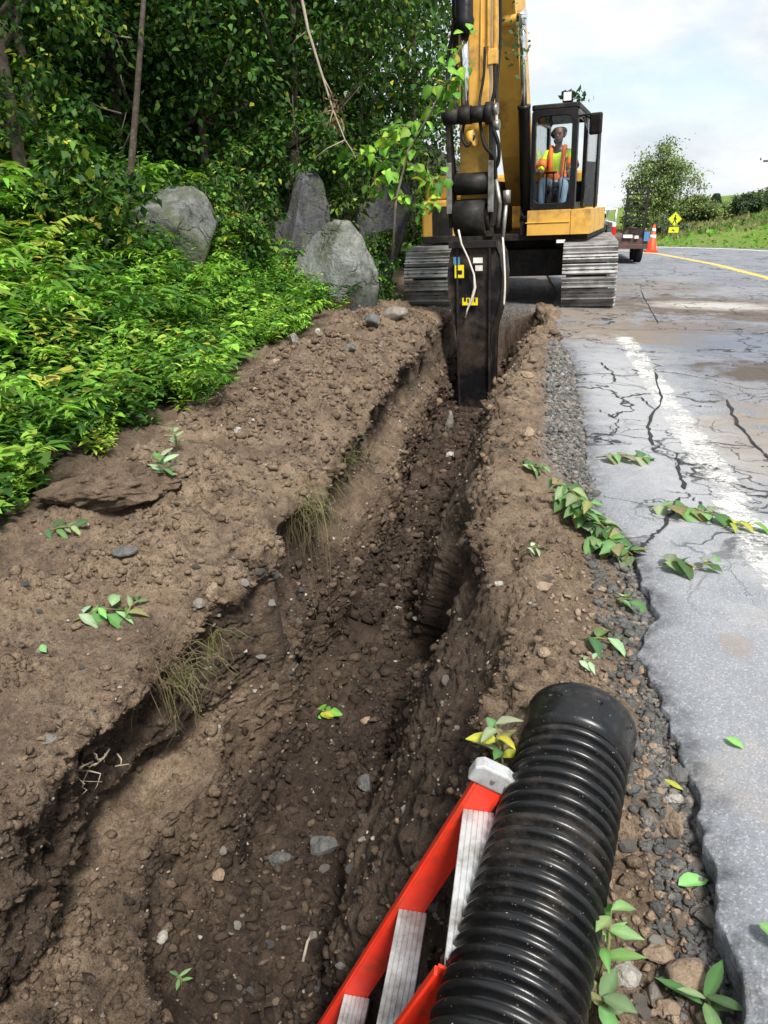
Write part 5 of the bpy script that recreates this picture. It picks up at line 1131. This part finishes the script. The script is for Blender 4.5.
sprig('leafy_sprig', 133, 612, 1.4, .10, 4, .09, .42, LG, 'small sprig of green leaves just beside the larger sprig on the bank')
sprig('leafy_sprig', 62, 533, .3, .16, 8, .075, .4, LG, 'flat green sprig below the dark underside of the dirt slab')
sprig('leafy_sprig', 322, 717, .4, .10, 7, .075, .62, [(.16, .36, .06), (.10, .27, .05), (.35, .36, .05)], 'little green plant lying on the trench floor', lift=.04)
sprig('leafy_sprig', 623, 459, .0, .34, 10, .13, .62, LG + [(.30, .33, .10)], 'leafy sprig lying across the asphalt, nearest the excavator', road_=True, lift=.03)
sprig('leafy_sprig', 682, 512, -.3, .34, 11, .14, .66, LG + [(.11, .25, .04)], 'wide leafy sprig on the asphalt beside the worn white line', road_=True, lift=.03)
sprig('leafy_sprig', 738, 527, .2, .16, 5, .10, .6, [(.30, .33, .06), (.12, .24, .05)], 'yellowing sprig on the worn white line next to the wide sprig', road_=True)
sprig('leafy_sprig', 672, 566, .1, .12, 5, .11, .7, LG, 'small clump of green leaves on the asphalt below the wide sprig', road_=True)
sprig('leafy_sprig', 706, 568, .3, .10, 4, .08, .6, PALE + LG, 'little pale sprig beside the small clump of leaves on the asphalt', road_=True)
sprig('leafy_sprig', 530, 470, .2, .16, 9, .09, .6, LG, 'leafy clump on the shoulder soil, farthest along the shoulder')
sprig('leafy_sprig', 566, 508, -.9, .30, 34, .10, .6, LG + [(.24, .36, .06)], 'tall pile of cut leaves on the shoulder soil by the asphalt edge', lift=.09)
sprig('leafy_sprig', 585, 530, -.7, .30, 34, .10, .6, LG + [(.10, .22, .04)], 'middle pile of cut leaves heaped against the broken asphalt edge', lift=.08)
sprig('leafy_sprig', 610, 556, -.8, .26, 34, .10, .62, LG, 'lowest pile of cut leaves spilling onto the asphalt edge', lift=.08)
sprig('leafy_sprig', 533, 553, .3, .10, 5, .06, .45, PALE, 'small pale wilted sprig on the tan shoulder soil')
sprig('leafy_sprig', 620, 605, .3, .10, 3, .10, .6, LG + PALE, 'pair of light green leaves lying at the asphalt edge')
sprig('leafy_sprig', 598, 645, .1, .16, 4, .13, .5, LG + PALE, 'fallen broad green leaves just above the pipe end')
sprig('leafy_sprig', 585, 668, .1, .07, 4, .05, .4, PALE, 'small wilted grey leaves near the pipe end')
for px_, py_, l_, lab, rd in ((725, 738, .075, 'single flat green leaf on the asphalt right of the pipe end', True), (678, 890, .085, 'single upright pale leaf on the stony soil', False), (757, 927, .095, 'single light green leaf on the asphalt at the picture edge', True), (41, 650, .08, 'single pale leaf lying on the wooded bank below the sprig', False), (662, 783, .06, 'narrow yellow leaf on the stones beside the pipe', False)):
    sprig('fallen_leaf', px_, py_, 1.4 if px_ == 678 else .2, .05, 1, l_, .30 if px_ == 662 else .58, [(.38, .40, .06)] if px_ == 662 else [(.20, .40, .14)], lab, 'leaf', None, .001, rd, False, .12)
weed('weed', hit(596, 985)[0] + Vector((0, 0, 0)), .17, 9, .085, .36, [(.16, .30, .10), (.20, .34, .12)], 'tall leafy weed growing against the near side of the pipe', spread=.6, lean=(.02, .06))
weed('weed', hit(600, 1018)[0], .07, 6, .08, .5, LG, 'low leafy weed at the foot of the tall weed by the pipe', spread=.9)
weed('weed', hit(702, 1014)[0], .06, 6, .10, .30, LG, 'long leaved weed among the large stones at the bottom edge', spread=.9)
weed('weed', hit(520, 775)[0] + Vector((-.05, 0, 0)), .15, 9, .085, .48, LG + [(.42, .40, .05)], 'green weed with one yellow leaf behind the pipe and ladder top', spread=.7, lean=(-.03, .02))
weed('weed', hit(180, 985)[0], .05, 5, .05, .3, LG, 'tiny seedling on the trench floor near the picture bottom', spread=.8)
# sprig on the cab roof
cp = WM @ U(Vector((1.0, -1.3, z1 + .08))); e = empty('leafy_sprig', cp, 0, 'leafy sprig caught on the roof of the excavator cab', 'leafy sprig'); n = 46; pos = rng.normal(size=(n, 3)) * np.array([.10, .08, .05]) + [0, 0, .07]; l = rng.uniform(.07, .12, n); v, f, c = leaves(pos, rdir(n, .5), rdir(n, .6), l, l * .6, palette(n, [(.03, .08, .03), (.05, .11, .03)], (1, 1))); obj_np('foliage', v, f, M['leaf'], e, False, c)
mb = MB(); mb.tube([(-.12, 0, .0), (0, 0, .06), (.14, 0, .03)], .006, 5); mb.build('stem', M['bark'], e)
cp = WM @ U(Vector((xb + .25, -2.25, 3.75))); e = empty('leafy_sprig', cp, 0, 'leafy twig snagged on the excavator boom beside the chrome rod', 'leafy sprig'); n = 60; pos = rng.normal(size=(n, 3)) * np.array([.09, .08, .16]); l = rng.uniform(.06, .11, n); v, f, c = leaves(pos, rdir(n, -.5), rdir(n, .6), l, l * .55, palette(n, [(.10, .17, .08), (.16, .22, .12)], (1, 1))); obj_np('foliage', v, f, M['leaf'], e, False, c)
mb = MB(); mb.tube([(0, 0, .3), (.02, 0, .05), (.08, -.02, -.2)], .007, 5); mb.build('stem', M['bark'], e)

# ------------------------------------------------------------------ rocks
def rock(name, size, seed, mat, sub=3, planes=9, rough=.10):
    bm = bmesh.new(); bmesh.ops.create_icosphere(bm, subdivisions=sub, radius=1.); r_ = np.random.default_rng(seed)
    V = np.array([v.co[:] for v in bm.verts])
    for _ in range(planes):
        d = unit(r_.normal(size=3)); h = r_.uniform(.50, .86); e_ = V @ d - h; V -= np.where(e_ > 0, e_ * .985, 0)[:, None] * d
    V += (unit(V) * (rough * vnoise(V, 2.1, seed) + rough * .5 * vnoise(V, 5., seed + 1) + rough * .22 * vnoise(V, 13., seed + 2))[:, None]); V *= np.array(size)
    for v, c in zip(bm.verts, V): v.co = c
    me = bpy.data.meshes.new(name); bm.to_mesh(me); bm.free(); me.materials.append(mat)
    if sub >= 4: me.polygons.foreach_set('use_smooth', np.ones(len(me.polygons), bool))
    return bpy.data.objects.new(name, me)
def boulder(px_, py_, Y, size, seed, mat, lab, rot=(0, 0, 0)):
    p = atY(px_, py_, Y); o = rock('boulder', size, seed, mat, 5, 13, .06); o.location = p; o.rotation_euler = rot; link(o); return tag(o, lab, 'boulder')
boulder(170, 258, 9.0, (.68, .6, .86), 5, M['rock'], 'round grey boulder half hidden in plants below the leaning trunk', (0, .1, .3))
boulder(341, 294, 11.0, (.78, .7, 1.05), 15, M['rocklight'], 'pale grey pointed boulder at the head of the dug bank', (.05, .18, .4))
boulder(304, 254, 11.9, (.46, .55, 1.2), 21, M['rockdark'], 'tall dark violet-grey boulder standing behind the pale pointed boulder', (0, .05, .2))
boulder(281, 268, 11.8, (.50, .5, .80), 33, M['rockdark'], 'smaller rounded dark boulder on the other side of the tall violet-grey one', (0, -.1, .7))
boulder(382, 214, 14.2, (.66, .7, 1.35), 44, M['rockdark'], 'largest dark rock face beside the excavator body', (0, .12, .5))
tree('shrub', 'yellow-green leafy shrub growing up between the tall boulder and the rock face', tuple(atY(352, 262, 12.6) - Vector((0, 0, .3))), 1.6, (.42, .4, .75), 1500, .09, .02, crown_z=.95, cols=[(.22, .27, .05), (.10, .18, .03), (.06, .12, .025)], w=(1, 2, 2), cat='shrub', nl=6)
tree('shrub', 'dark shrub filling the gap between the pale boulder and the excavator track', tuple(atY(384, 303, 12.2) - Vector((0, 0, .3))), .8, (.26, .4, .45), 1500, .07, .015, crown_z=.5, w=(5, 3, 1, .2, .05), cat='shrub', nl=6)
tree('shrub', 'bright green bush seen under the excavator body beside its track', (-3.0, 19., -.1), 1.6, (1.1, .6, .8), 2600, .14, .03, crown_z=.8, cols=[(.16, .30, .05), (.10, .22, .04)], w=(1, 1), cat='shrub', nl=6)
tree('shrub', 'leafy shrub draped over the top of the dark boulders', tuple(atY(300, 190, 12.3) - Vector((0, 0, .4))), 1.7, (.85, .5, .62), 2600, .10, .025, crown_z=.95, w=(4, 4, 2, .5, .1), cat='shrub', nl=8)
tree('shrub', 'leafy shrub crowding the far side of the round boulder', tuple(atY(228, 268, 9.8) - Vector((0, 0, .5))), 1.6, (.5, .5, .8), 2200, .09, .02, crown_z=.9, w=(4, 4, 2, .6, .2), cat='shrub', nl=8)
tree('shrub', 'leafy shrub in front of the leaning trunk with large dark leaves', tuple(atY(70, 240, 7.4) - Vector((0, 0, .6))), 1.6, (.8, .45, .62), 2400, .10, .02, crown_z=.95, w=(4, 4, 2, .8, .3), cat='shrub', nl=8)
for lab, px_, py_, Y_, h_, rad_, n_ in (('low leafy shrub growing at the foot of the tall dark boulder', 300, 312, 11.0, .9, (.55, .35, .32), 1500), ('dark leafy shrub hiding the lower part of the big rock face', 372, 268, 13.2, 1.2, (.42, .4, .42), 1300), ('leafy shrub on the crest between the round boulder and the smaller dark boulder', 246, 235, 11.2, 1.5, (.55, .45, .6), 1800), ('leafy branch bush spreading over the top of the round boulder', 150, 222, 9.3, 1.1, (.55, .4, .30), 1300), ('leafy bush over the top of the big rock face', 378, 178, 14.0, 1.3, (.8, .5, .45), 1800)):
    tree('shrub', lab, tuple(atY(px_, py_, Y_) - Vector((0, 0, .35))), h_, rad_, n_, .085, .018, crown_z=h_ * .5, w=(4, 4, 2, .7, .2), cat='shrub', nl=6, fine=True)
def sit(o, px_, py_, sz, sink=.35, road_=False):
    p, nn, _ = hit(px_, py_)
    if road_: p = on_road(px_, py_, 0.)
    link(o); o.location = p + Vector((0, 0, sz * (1 - 2 * sink) * .5)); return o
def stone(px_, py_, wpx, mat, lab, seed, asp=(1, .8, .62), rz=None, sink=.25, name='stone'):
    p, _, d = hit(px_, py_); s_ = wpx * .5 * d * .93 / F; o = rock(name, (s_ * asp[0], s_ * asp[1], s_ * asp[2]), seed, M[mat], 4, 8, .08); sit(o, px_, py_, s_ * asp[2] * 2, sink); o.rotation_euler = (rng.normal() * .15, rng.normal() * .15, rng.uniform(0, 6) if rz is None else rz); return tag(o, lab, 'stone')
ST_ = [(672, 825, 30, 'stone_t', 'tan elongated stone beside the pipe below two grey stones', (.72, 1.25, .8), 0.1), (671, 801, 22, 'stone_w', 'pale flat stone touching the tan elongated stone', (1, .6, .55), 0.1), (687, 803, 15, 'stone_g', 'small grey wedge stone next to the pale flat stone', (.8, 1, .7), 0), (676, 780, 30, 'stone_b', 'dark rough stone above the pale flat stone by the asphalt', (1, .8, .7), 0),
       (690, 981, 42, 'stone_t', 'largest brown stone near the bottom edge right of the pipe', (1, .85, .7), 0.2), (623, 979, 30, 'stone_w', 'pale angular stone beside the leafy weed at the pipe', (1, .8, .7), .3), (655, 997, 20, 'stone_g', 'upright grey stone between the pale angular stone and the largest brown stone', (.75, 1.1, .8), 0), (668, 1013, 24, 'stone_t', 'rounded tan stone at the very bottom edge', (1, .7, .6), 0),
       (707, 922, 24, 'stone_g', 'grey stone lying against the tar edge of the asphalt', (1, 1.05, .8), .1), (660, 955, 32, 'stone_t', 'flat tan stone half buried in the shoulder soil', (1.1, .7, .45), .1), (645, 776, 16, 'stone_t', 'small tan stone nearest the pipe ring', (1, .8, .7), 0), (648, 822, 14, 'stone_g', 'round grey pebble left of the tan elongated stone', (1, .9, .7), 0), (702, 905, 13, 'stone_w', 'small pale chip above the grey stone by the tar edge', (1, .6, .5), .5),
       (126, 552, 26, 'stone_b', 'flat bluish slate lying on the wooded bank', (1.1, .8, .35), .4), (217, 877, 18, 'stone_t', 'tan stone on the trench floor with a pale top', (1.1, .7, .6), 0), (279, 862, 22, 'stone_b', 'dark greenish stone on the trench floor beside the tan stone', (1.1, .7, .6), .4), (323, 850, 28, 'stone_b', 'large dark stone at the foot of the roadside trench wall', (1, .9, .8), 0), (366, 788, 22, 'stone_b', 'dark angular stone under the roadside trench wall above the large dark one', (.9, .9, .9), 0),
       (366, 722, 13, 'stone_t', 'pale tan stone beside the little green plant on the trench floor', (1, .8, .7), 0), (398, 609, 14, 'stone_w', 'white flat stone on the trench floor farther along', (1.1, .6, .5), 0), (450, 457, 11, 'stone_w', 'white round stone on the far trench floor below the bucket', (1, .8, .7), 0), (449, 428, 16, 'stone_g', 'upright pale rock stuck in the trench floor just before the bucket', (.7, .8, 1.6), 0),
       (162, 939, 14, 'stone_w', 'white chip at the left side of the near trench floor', (.8, 1, .7), 0), (274, 364, 14, 'stone_t', 'pale tan stone at the edge of the undergrowth on the bank', (1.1, .7, .6), 0), (318, 334, 9, 'stone_w', 'small white stone at the foot of the pale pointed boulder', (.8, .8, .9), 0), (293, 343, 14, 'stone_g', 'grey stone under the leaves near the pale pointed boulder', (.8, .9, 1), 0), (255, 391, 10, 'stone_t', 'small tan stone at the plant edge midway along the bank', (.9, .8, .8), 0),
       (238, 432, 9, 'stone_w', 'single white stone on the dark soil of the bank', (1, .8, .8), 0), (349, 352, 16, 'stone_b', 'greenish slab stone on the bank below the boulders', (1, .8, .8), 0), (395, 318, 26, 'stone_g', 'soil coloured rock below the excavator track on the bank', (1.1, .8, .6), 0), (372, 326, 20, 'stone_b', 'dark rock between the pale boulder and the track rock', (.9, .9, .9), 0),
       (212, 596, 20, 'stone_t', 'pale tan rock exposed in the broken trench rim', (.8, .8, 1.3), 0), (199, 607, 14, 'stone_g', 'small grey rock tucked beside the pale rim rock', (1, .9, .9), 0), (544, 655, 14, 'stone_t', 'pinkish stone on the tan shoulder soil above the pipe', (1, 1, .8), 0), (498, 585, 12, 'stone_w', 'pale stone at the top of the roadside trench wall', (1.1, .8, .6), 0), (541, 589, 26, 'stone_t', 'broad tan stone flush with the shoulder soil', (1.2, .6, .4), 0), (528, 436, 16, 'stone_t', 'tan stone on the shoulder rim above the gravel', (1, .8, .8), 0), (527, 377, 14, 'stone_t', 'reddish tan stone beside the far end of the gravel', (1.1, .7, .6), 0)]
for i, (px_, py_, w_p, mt_, lab, asp, rz_) in enumerate(ST_): stone(px_, py_, w_p, mt_, lab, 100 + i, asp, rz_)
protos_ = [rock('small_stone', (1, .8, .62), 300 + i, M[('stone_g', 'stone_t', 'stone_w', 'stone_b')[i % 4]], 3, 7, .08) for i in range(8)]
k_ = 0
while k_ < 190:
    u_ = rng.uniform()
    if u_ < .40: px_, py_ = rng.uniform(200, 470), rng.uniform(520, 1010)
    elif u_ < .72: px_, py_ = rng.uniform(610, 720), rng.uniform(700, 1020)
    else: px_, py_ = rng.uniform(0, 420), rng.uniform(340, 760)
    p, nn, d = hit(px_, py_)
    if p.x < -2.4 or p.x > .62 or d > 9: continue
    s_ = rng.choice([.008, .011, .014, .02]) * (1 + .1 * d); o = protos_[k_ % 8].copy(); o.location = p + Vector((0, 0, s_ * .25)); o.scale = (s_, s_, s_); o.rotation_euler = (rng.normal() * .3, rng.normal() * .3, rng.uniform(0, 6)); link(o)
    tag(o, 'small loose stone lying on the dug soil of the trench or its banks', 'stone', 'small stones scattered on the dug soil'); k_ += 1
# clods and grit: nobody could count them
ico = np.array([(0, 0, 1), (.894, 0, .447), (.276, .851, .447), (-.724, .526, .447), (-.724, -.526, .447), (.276, -.851, .447), (.724, .526, -.447), (-.276, .851, -.447), (-.894, 0, -.447), (-.276, -.851, -.447), (.724, -.526, -.447), (0, 0, -1)])
icf = np.array([(0, 1, 2), (0, 2, 3), (0, 3, 4), (0, 4, 5), (0, 5, 1), (1, 6, 2), (2, 7, 3), (3, 8, 4), (4, 9, 5), (5, 10, 1), (2, 6, 7), (3, 7, 8), (4, 8, 9), (5, 9, 10), (1, 10, 6), (6, 11, 7), (7, 11, 8), (8, 11, 9), (9, 11, 10), (10, 11, 6)])
def lumps(n, sel, smin, smax, pw, name, mat, lab, flat=.75):
    idx = rng.choice(sel, n); c = Pd[idx] + rng.normal(size=(n, 3)) * .004; dist = np.linalg.norm(c - np.array([0, 0, CH]), axis=1)
    s_ = (smin + (smax - smin) * rng.uniform(size=n) ** pw) * (.45 + .22 * dist).clip(.6, 2.2)
    v = ico[None] * (1 + .34 * rng.normal(size=(n, 12, 1))) * (s_[:, None, None] * np.array([1, 1, flat]) * rng.uniform(.65, 1.35, (n, 1, 3))); a = rng.uniform(0, 6.28, n); ca, sa = np.cos(a), np.sin(a)
    v = np.stack([v[..., 0] * ca[:, None] - v[..., 1] * sa[:, None], v[..., 0] * sa[:, None] + v[..., 1] * ca[:, None], v[..., 2]], -1) + c[:, None] + np.array([0, 0, 1]) * (s_ * .25)[:, None, None]
    f = (np.arange(n)[:, None, None] * 12 + icf[None]).reshape(-1, 3); o = obj_np(name, v.reshape(-1, 3), f, mat)
    zz = Zn[idx].copy(); mm = mo4[idx].copy(); zz[:, 3] = np.clip(zz[:, 3] + rng.choice([0, .25, .9], n, p=[.55, .3, .15]), 0, 1); mm += rng.normal(size=(n, 1)) * .25
    for an_, src in (('Zone', zz), ('Moist', np.clip(mm, 0, 1))):
        q = np.repeat(src, 12, 0).astype(np.float32); a_ = o.data.attributes.new(an_, 'FLOAT_COLOR', 'POINT'); a_.data.foreach_set('color', q.ravel())
    return tag(o, lab, None, None, 'stuff')
allr = np.arange(len(Pd)); inn = cin & (Y0 > .7) & (Y0 < 12.3)
wallm = ((tcol > 4.5) & (tcol < 8.4) & (Y0 > 2.8)) | ((tcol > 11.9) & (tcol < 14.1))
sel = allr[inn & (~wallm | (rng.uniform(size=len(Pd)) < .18)) & (tcol > .6) & (tcol < 16.4) & ((patch + .5 * n2 > .62) | (rng.uniform(size=len(Pd)) < .16)) & (Y0 < 11)]
lumps(46000, sel, .0022, .020, 7., 'soil_crumbs', M['soil'], 'loose crumbs and clods of brown soil over the bank and trench')
lumps(9000, allr[inn & (tcol > 8.0) & (tcol < 11.9)], .003, .026, 6., 'soil_rubble', M['soil'], 'dark crumbled soil on the trench floor')
for mt_, n, lab in (('stone_g', 1500, 'grey grit in the soil'), ('stone_t', 1100, 'tan grit in the soil'), ('stone_w', 420, 'pale grit in the soil')):
    lumps(n, allr[inn & (tcol > .6) & (tcol < 16.95) & (Y0 < 9)], .0025, .009, 2.5, 'gravel', M[mt_], lab)
for mt_, n in (('stone_b', 2600), ('stone_g', 2200)):
    lumps(n, allr[inn & (Zn[:, 1] > .45)], .004, .014, 2., 'gravel', M[mt_], 'crushed grey asphalt gravel along the road edge')
lumps(1500, allr[cin & (Y0 > .7) & (Y0 < 4.5) & (tcol > 16.3)], .004, .020, 2.2, 'gravel', M['stone_b'], 'broken dark asphalt crumbs along the road edge')
lumps(900, allr[cin & (Y0 > .7) & (Y0 < 3.2) & (tcol > 15.6) & (tcol < 16.95)], .004, .016, 2.5, 'gravel', M['stone_t'], 'stony shoulder gravel beside the pipe')
# dirt-covered slab
p = hit(93, 512)[0]; o = rock('dirt_slab', (.36, .21, .12), 71, M['soil'], 6, 7, .22); link(o); _q = o.data.attributes.new('Moist', 'FLOAT_COLOR', 'POINT'); _q.data.foreach_set('color', np.full(len(o.data.vertices) * 4, .6, np.float32)); o.location = p + Vector((-.0, .16, .10)); o.rotation_euler = (R(-4), R(-6), R(12)); tag(o, 'flat slab of dirt covered turf with a dark hollow underneath at the plant edge', 'dirt slab')
# roots and grass tufts on the trench rim
def tuft(px_, py_, n, L, lab, mat='straw', hang=1., spread=.06, name='grass_tuft'):
    p, nn, d = hit(px_, py_); e = empty(name, p, 0, lab, 'grass tuft'); mb = MB()
    for _ in range(int(n * 1.6)):
        o_ = Vector(rng.normal(size=3) * spread); o_.z *= .5; l = L * rng.uniform(.25, 1.25); out = Vector((nn.x, nn.y, 0)) * rng.uniform(.1, .5) + Vector(rng.normal(size=3) * .85); a = o_ + out * l * .4 + Vector((0, 0, .12 * l * (1.5 - hang))); b = a + out * l * .25 + Vector((0, 0, -l * .55 * hang)); c_ = b + Vector((rng.normal() * .02, rng.normal() * .02, -l * .35 * hang))
        mb.tube([o_, a, b, c_], [.0013, .0012, .0010, .0005], 3, False)
    mb.build('blade', M[mat], e)
tuft(168, 672, 90, .13, 'hanging mat of grass roots over the dark undercut of the near trench rim', 'straw', 1., .055)
tuft(160, 660, 90, .13, 'brown root mat beside the hanging grass on the near trench rim', 'root', 1., .06, 'root_mat')
tuft(304, 500, 90, .17, 'yellow-green grass tuft dangling on the wooded trench wall', 'straw', 1., .09)
tuft(300, 515, 70, .26, 'brown root tuft hanging below the yellow-green grass tuft', 'root', 1., .09, 'root_mat')
tuft(343, 457, 60, .20, 'small grass tuft on the trench rim farther along the wall', 'straw', .5, .07)
tuft(212, 632, 40, .10, 'little dry grass tuft under the pale rim rock', 'straw', .9, .03)
p, nn, _ = hit(92, 752); e = empty('dry_roots', p, 0, 'tangle of whitish bare roots poking from the near trench rim', 'roots'); mb = MB()
for _ in range(9):
    a = Vector(rng.normal(size=3) * .035); q = [a]
    for k_ in range(4): q.append(q[-1] + Vector((rng.normal() * .028 + .004, rng.normal() * .02 - .006, rng.normal() * .022 - .006)))
    mb.tube([v_ + Vector((.03, -.03, .0)) for v_ in q], [.0035, .003, .0026, .002, .0012], 5)
mb.build('root', M['twig'], e)
for px_, py_, dx, dy, dz, lab in ((62, 318, .75, -.25, -.18, 'thin dry stick lying over the undergrowth'), (303, 965, .01, .11, .03, 'pale sliver of bark standing at the foot of the roadside trench wall')):
    p = hit(px_, py_)[0]; o = Vector((0, 0, .32 if py_ < 400 else .02)); mb = MB(); mb.tube([(0, 0, 0), (dx * .5, dy * .5, dz * .5 + .03), (dx, dy, dz)], [.012, .010, .006] if py_ < 400 else [.007, .006, .003], 6); s_ = mb.build('stick', M['twig'], None); s_.location = p + o; tag(s_, lab, 'stick')

# ------------------------------------------------------------------ far roadside
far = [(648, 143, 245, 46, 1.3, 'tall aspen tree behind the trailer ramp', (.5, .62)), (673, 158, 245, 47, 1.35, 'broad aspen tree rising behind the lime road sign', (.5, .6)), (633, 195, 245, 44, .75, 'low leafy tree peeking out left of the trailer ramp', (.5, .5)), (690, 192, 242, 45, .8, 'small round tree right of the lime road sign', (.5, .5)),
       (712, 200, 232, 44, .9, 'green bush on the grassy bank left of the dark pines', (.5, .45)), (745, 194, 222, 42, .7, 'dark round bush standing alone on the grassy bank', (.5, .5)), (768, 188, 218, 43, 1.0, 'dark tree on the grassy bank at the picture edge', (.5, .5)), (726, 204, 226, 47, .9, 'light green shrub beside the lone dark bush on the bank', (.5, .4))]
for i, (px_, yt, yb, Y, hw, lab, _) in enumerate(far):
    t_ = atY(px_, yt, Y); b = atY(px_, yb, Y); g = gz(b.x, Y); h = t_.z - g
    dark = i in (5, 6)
    tree('roadside_tree', lab, (b.x, Y, g), h, (hw, hw * .8, h * .46), 10000 if h > 3.5 else 3600, .15 if h > 3.5 else .14, .05, (0, 0), h * .55, 'trees and bushes beyond the bend', cols=[(.14, .20, .075), (.20, .27, .10), (.29, .34, .12), (.06, .095, .06)], w=(1, .6, .1, 3) if dark else (2, 3, 2, .6), nl=10, mat=M['barkpale'] if i < 2 else None)  # leaf colours lightened to stand in for aerial haze
for px_, yt, lab in ((698, 196, 'thin young conifer behind the bush on the grassy bank'), (717, 193, 'pointed dark conifer on the skyline of the grassy bank')):
    Y = 50; t_ = atY(px_, yt, Y); g = gz(t_.x, Y); h = t_.z - g; e = empty('conifer', (t_.x, Y, g), 0, lab, 'conifer'); n = 1300; q = rng.uniform(.12, 1, n); a = rng.uniform(0, 6.28, n); rr_ = (1 - q) * .55 * rng.uniform(.4, 1, n) + .04; pos = np.stack([np.cos(a) * rr_, np.sin(a) * rr_, q * h], -1)
    v, f, c = leaves(pos, np.stack([np.cos(a), np.sin(a), -.3 + 0 * a], -1), np.tile([0, 0, 1.], (n, 1)), np.full(n, .2), np.full(n, .07), palette(n, [(.03, .06, .035), (.045, .08, .04)], (1, 1))); obj_np('crown', v, f, M['leaf'], e, False, c); limb_mesh((0, 0, -.2), (0, 0, h), .06, None, 0, 0, M['bark'], 'trunk', e)
b = atY(664, 247, 38.5); tree('shrub', 'greyish bare shrub on the verge below the aspens beside the road sign', (b.x, 38.5, gz(b.x, 38.5)), 1.1, (.9, .5, .5), 1100, .12, .02, crown_z=.5, cols=[(.20, .22, .19), (.14, .17, .12), (.10, .13, .07)], w=(1, 1, 1), cat='shrub', nl=14, mat=M['barkpale'])
# rough grass on the bank
n = 15000; bx = rng.uniform(3, 26, n); by = rng.uniform(30, 56, n); bb = beyond(bx, by); k_ = (bb > .3); bx, by = bx[k_], by[k_]; bzv = np.array([gz(x, y) for x, y in zip(bx, by)]); n = len(bx); hh_ = np.where(bb[k_] < 3.5, .08, .22) * rng.uniform(.5, 1.3, n)
tone = vnoise(np.stack([bx, by, 0 * bx], -1), .35, 77); colr = np.where((bb[k_] < 3.8)[:, None], np.array([.14, .29, .04]), np.where((tone > .15)[:, None], np.array([.20, .21, .08]), np.array([.13, .20, .05]))) * (1 + .22 * rng.normal(size=(n, 1)))
v, f, c = leaves(np.stack([bx, by, bzv - .02], -1), np.stack([rng.normal(size=n) * .3, rng.normal(size=n) * .3, np.ones(n)], -1), np.stack([rng.normal(size=n), -1 + 0 * bx, 0 * bx], -1), hh_, .12 + .3 * hh_, np.clip(colr, .01, .8))
tag(obj_np('grass', v, f, M['leaf'], None, False, c), 'rough green and tan grass on the bank across the road', None, None, 'stuff')

# ------------------------------------------------------------------ sky and sun
W = bpy.data.worlds.new('World'); scene.world = W; W.use_nodes = True
nt = W.node_tree; nt.nodes.clear(); t = NT(nt)
SUN = Vector((.34, -.60, 1.0)).normalized()
el = math.asin(SUN.z); rot = math.atan2(SUN.x, SUN.y)
sky = nt.nodes.new('ShaderNodeTexSky'); sky.sky_type = 'NISHITA'; sky.sun_disc = False; sky.sun_elevation = el; sky.sun_rotation = rot; sky.air_density = 1.0; sky.dust_density = .6
gen = nt.nodes.new('ShaderNodeTexCoord'); mp = nt.nodes.new('ShaderNodeMapping'); mp.inputs['Scale'].default_value = (1, 1, 2.4); nt.links.new(gen.outputs['Generated'], mp.inputs[0])
cl = t.noise(2.3, 7, .55, vec=mp.outputs[0], dist=.35)
mask = t.ramp(cl, [(.36, 0.), (.50, .96)])
shade = t.ramp(t.noise(3.4, 6, .6, vec=mp.outputs[0]), [(.35, (4.1, 4.5, 4.9)), (.58, (6.4, 6.45, 6.55))])
bluepale = t.mix(.55, t.mix(1., sky.outputs[0], (1.05, 1.12, 1.1), 'MULTIPLY'), (4.5, 5.3, 5.8))
sz = t.n('ShaderNodeSeparateXYZ'); t.l(gen.outputs['Generated'], sz.inputs[0]); mask = t.math('MAXIMUM', mask, t.ramp(t.math('ADD', sz.outputs[2], t.math('MULTIPLY', cl, .12)), [(.11, .97), (.19, 0.)]))
c = t.mix(mask, bluepale, shade)
bg = nt.nodes.new('ShaderNodeBackground'); bg.inputs['Strength'].default_value = .10; nt.links.new(c, bg.inputs[0])
wo = nt.nodes.new('ShaderNodeOutputWorld'); nt.links.new(bg.outputs[0], wo.inputs[0])
sl = bpy.data.lights.new('sun', 'SUN'); sl.energy = 3.9; sl.angle = R(13); sl.color = (1, .955, .88)
so = bpy.data.objects.new('sun', sl); COL.objects.link(so); so.rotation_euler = SUN.to_track_quat('Z', 'Y').to_euler()
scene.view_settings.view_transform = 'Standard'; scene.view_settings.look = 'None'; scene.view_settings.gamma = 1.0; scene.view_settings.use_curve_mapping = False
scene.view_settings.exposure = .76
scene.cycles.max_bounces = 6; scene.cycles.transparent_max_bounces = 12; scene.cycles.diffuse_bounces = 3; scene.cycles.glossy_bounces = 3; scene.cycles.transmission_bounces = 4
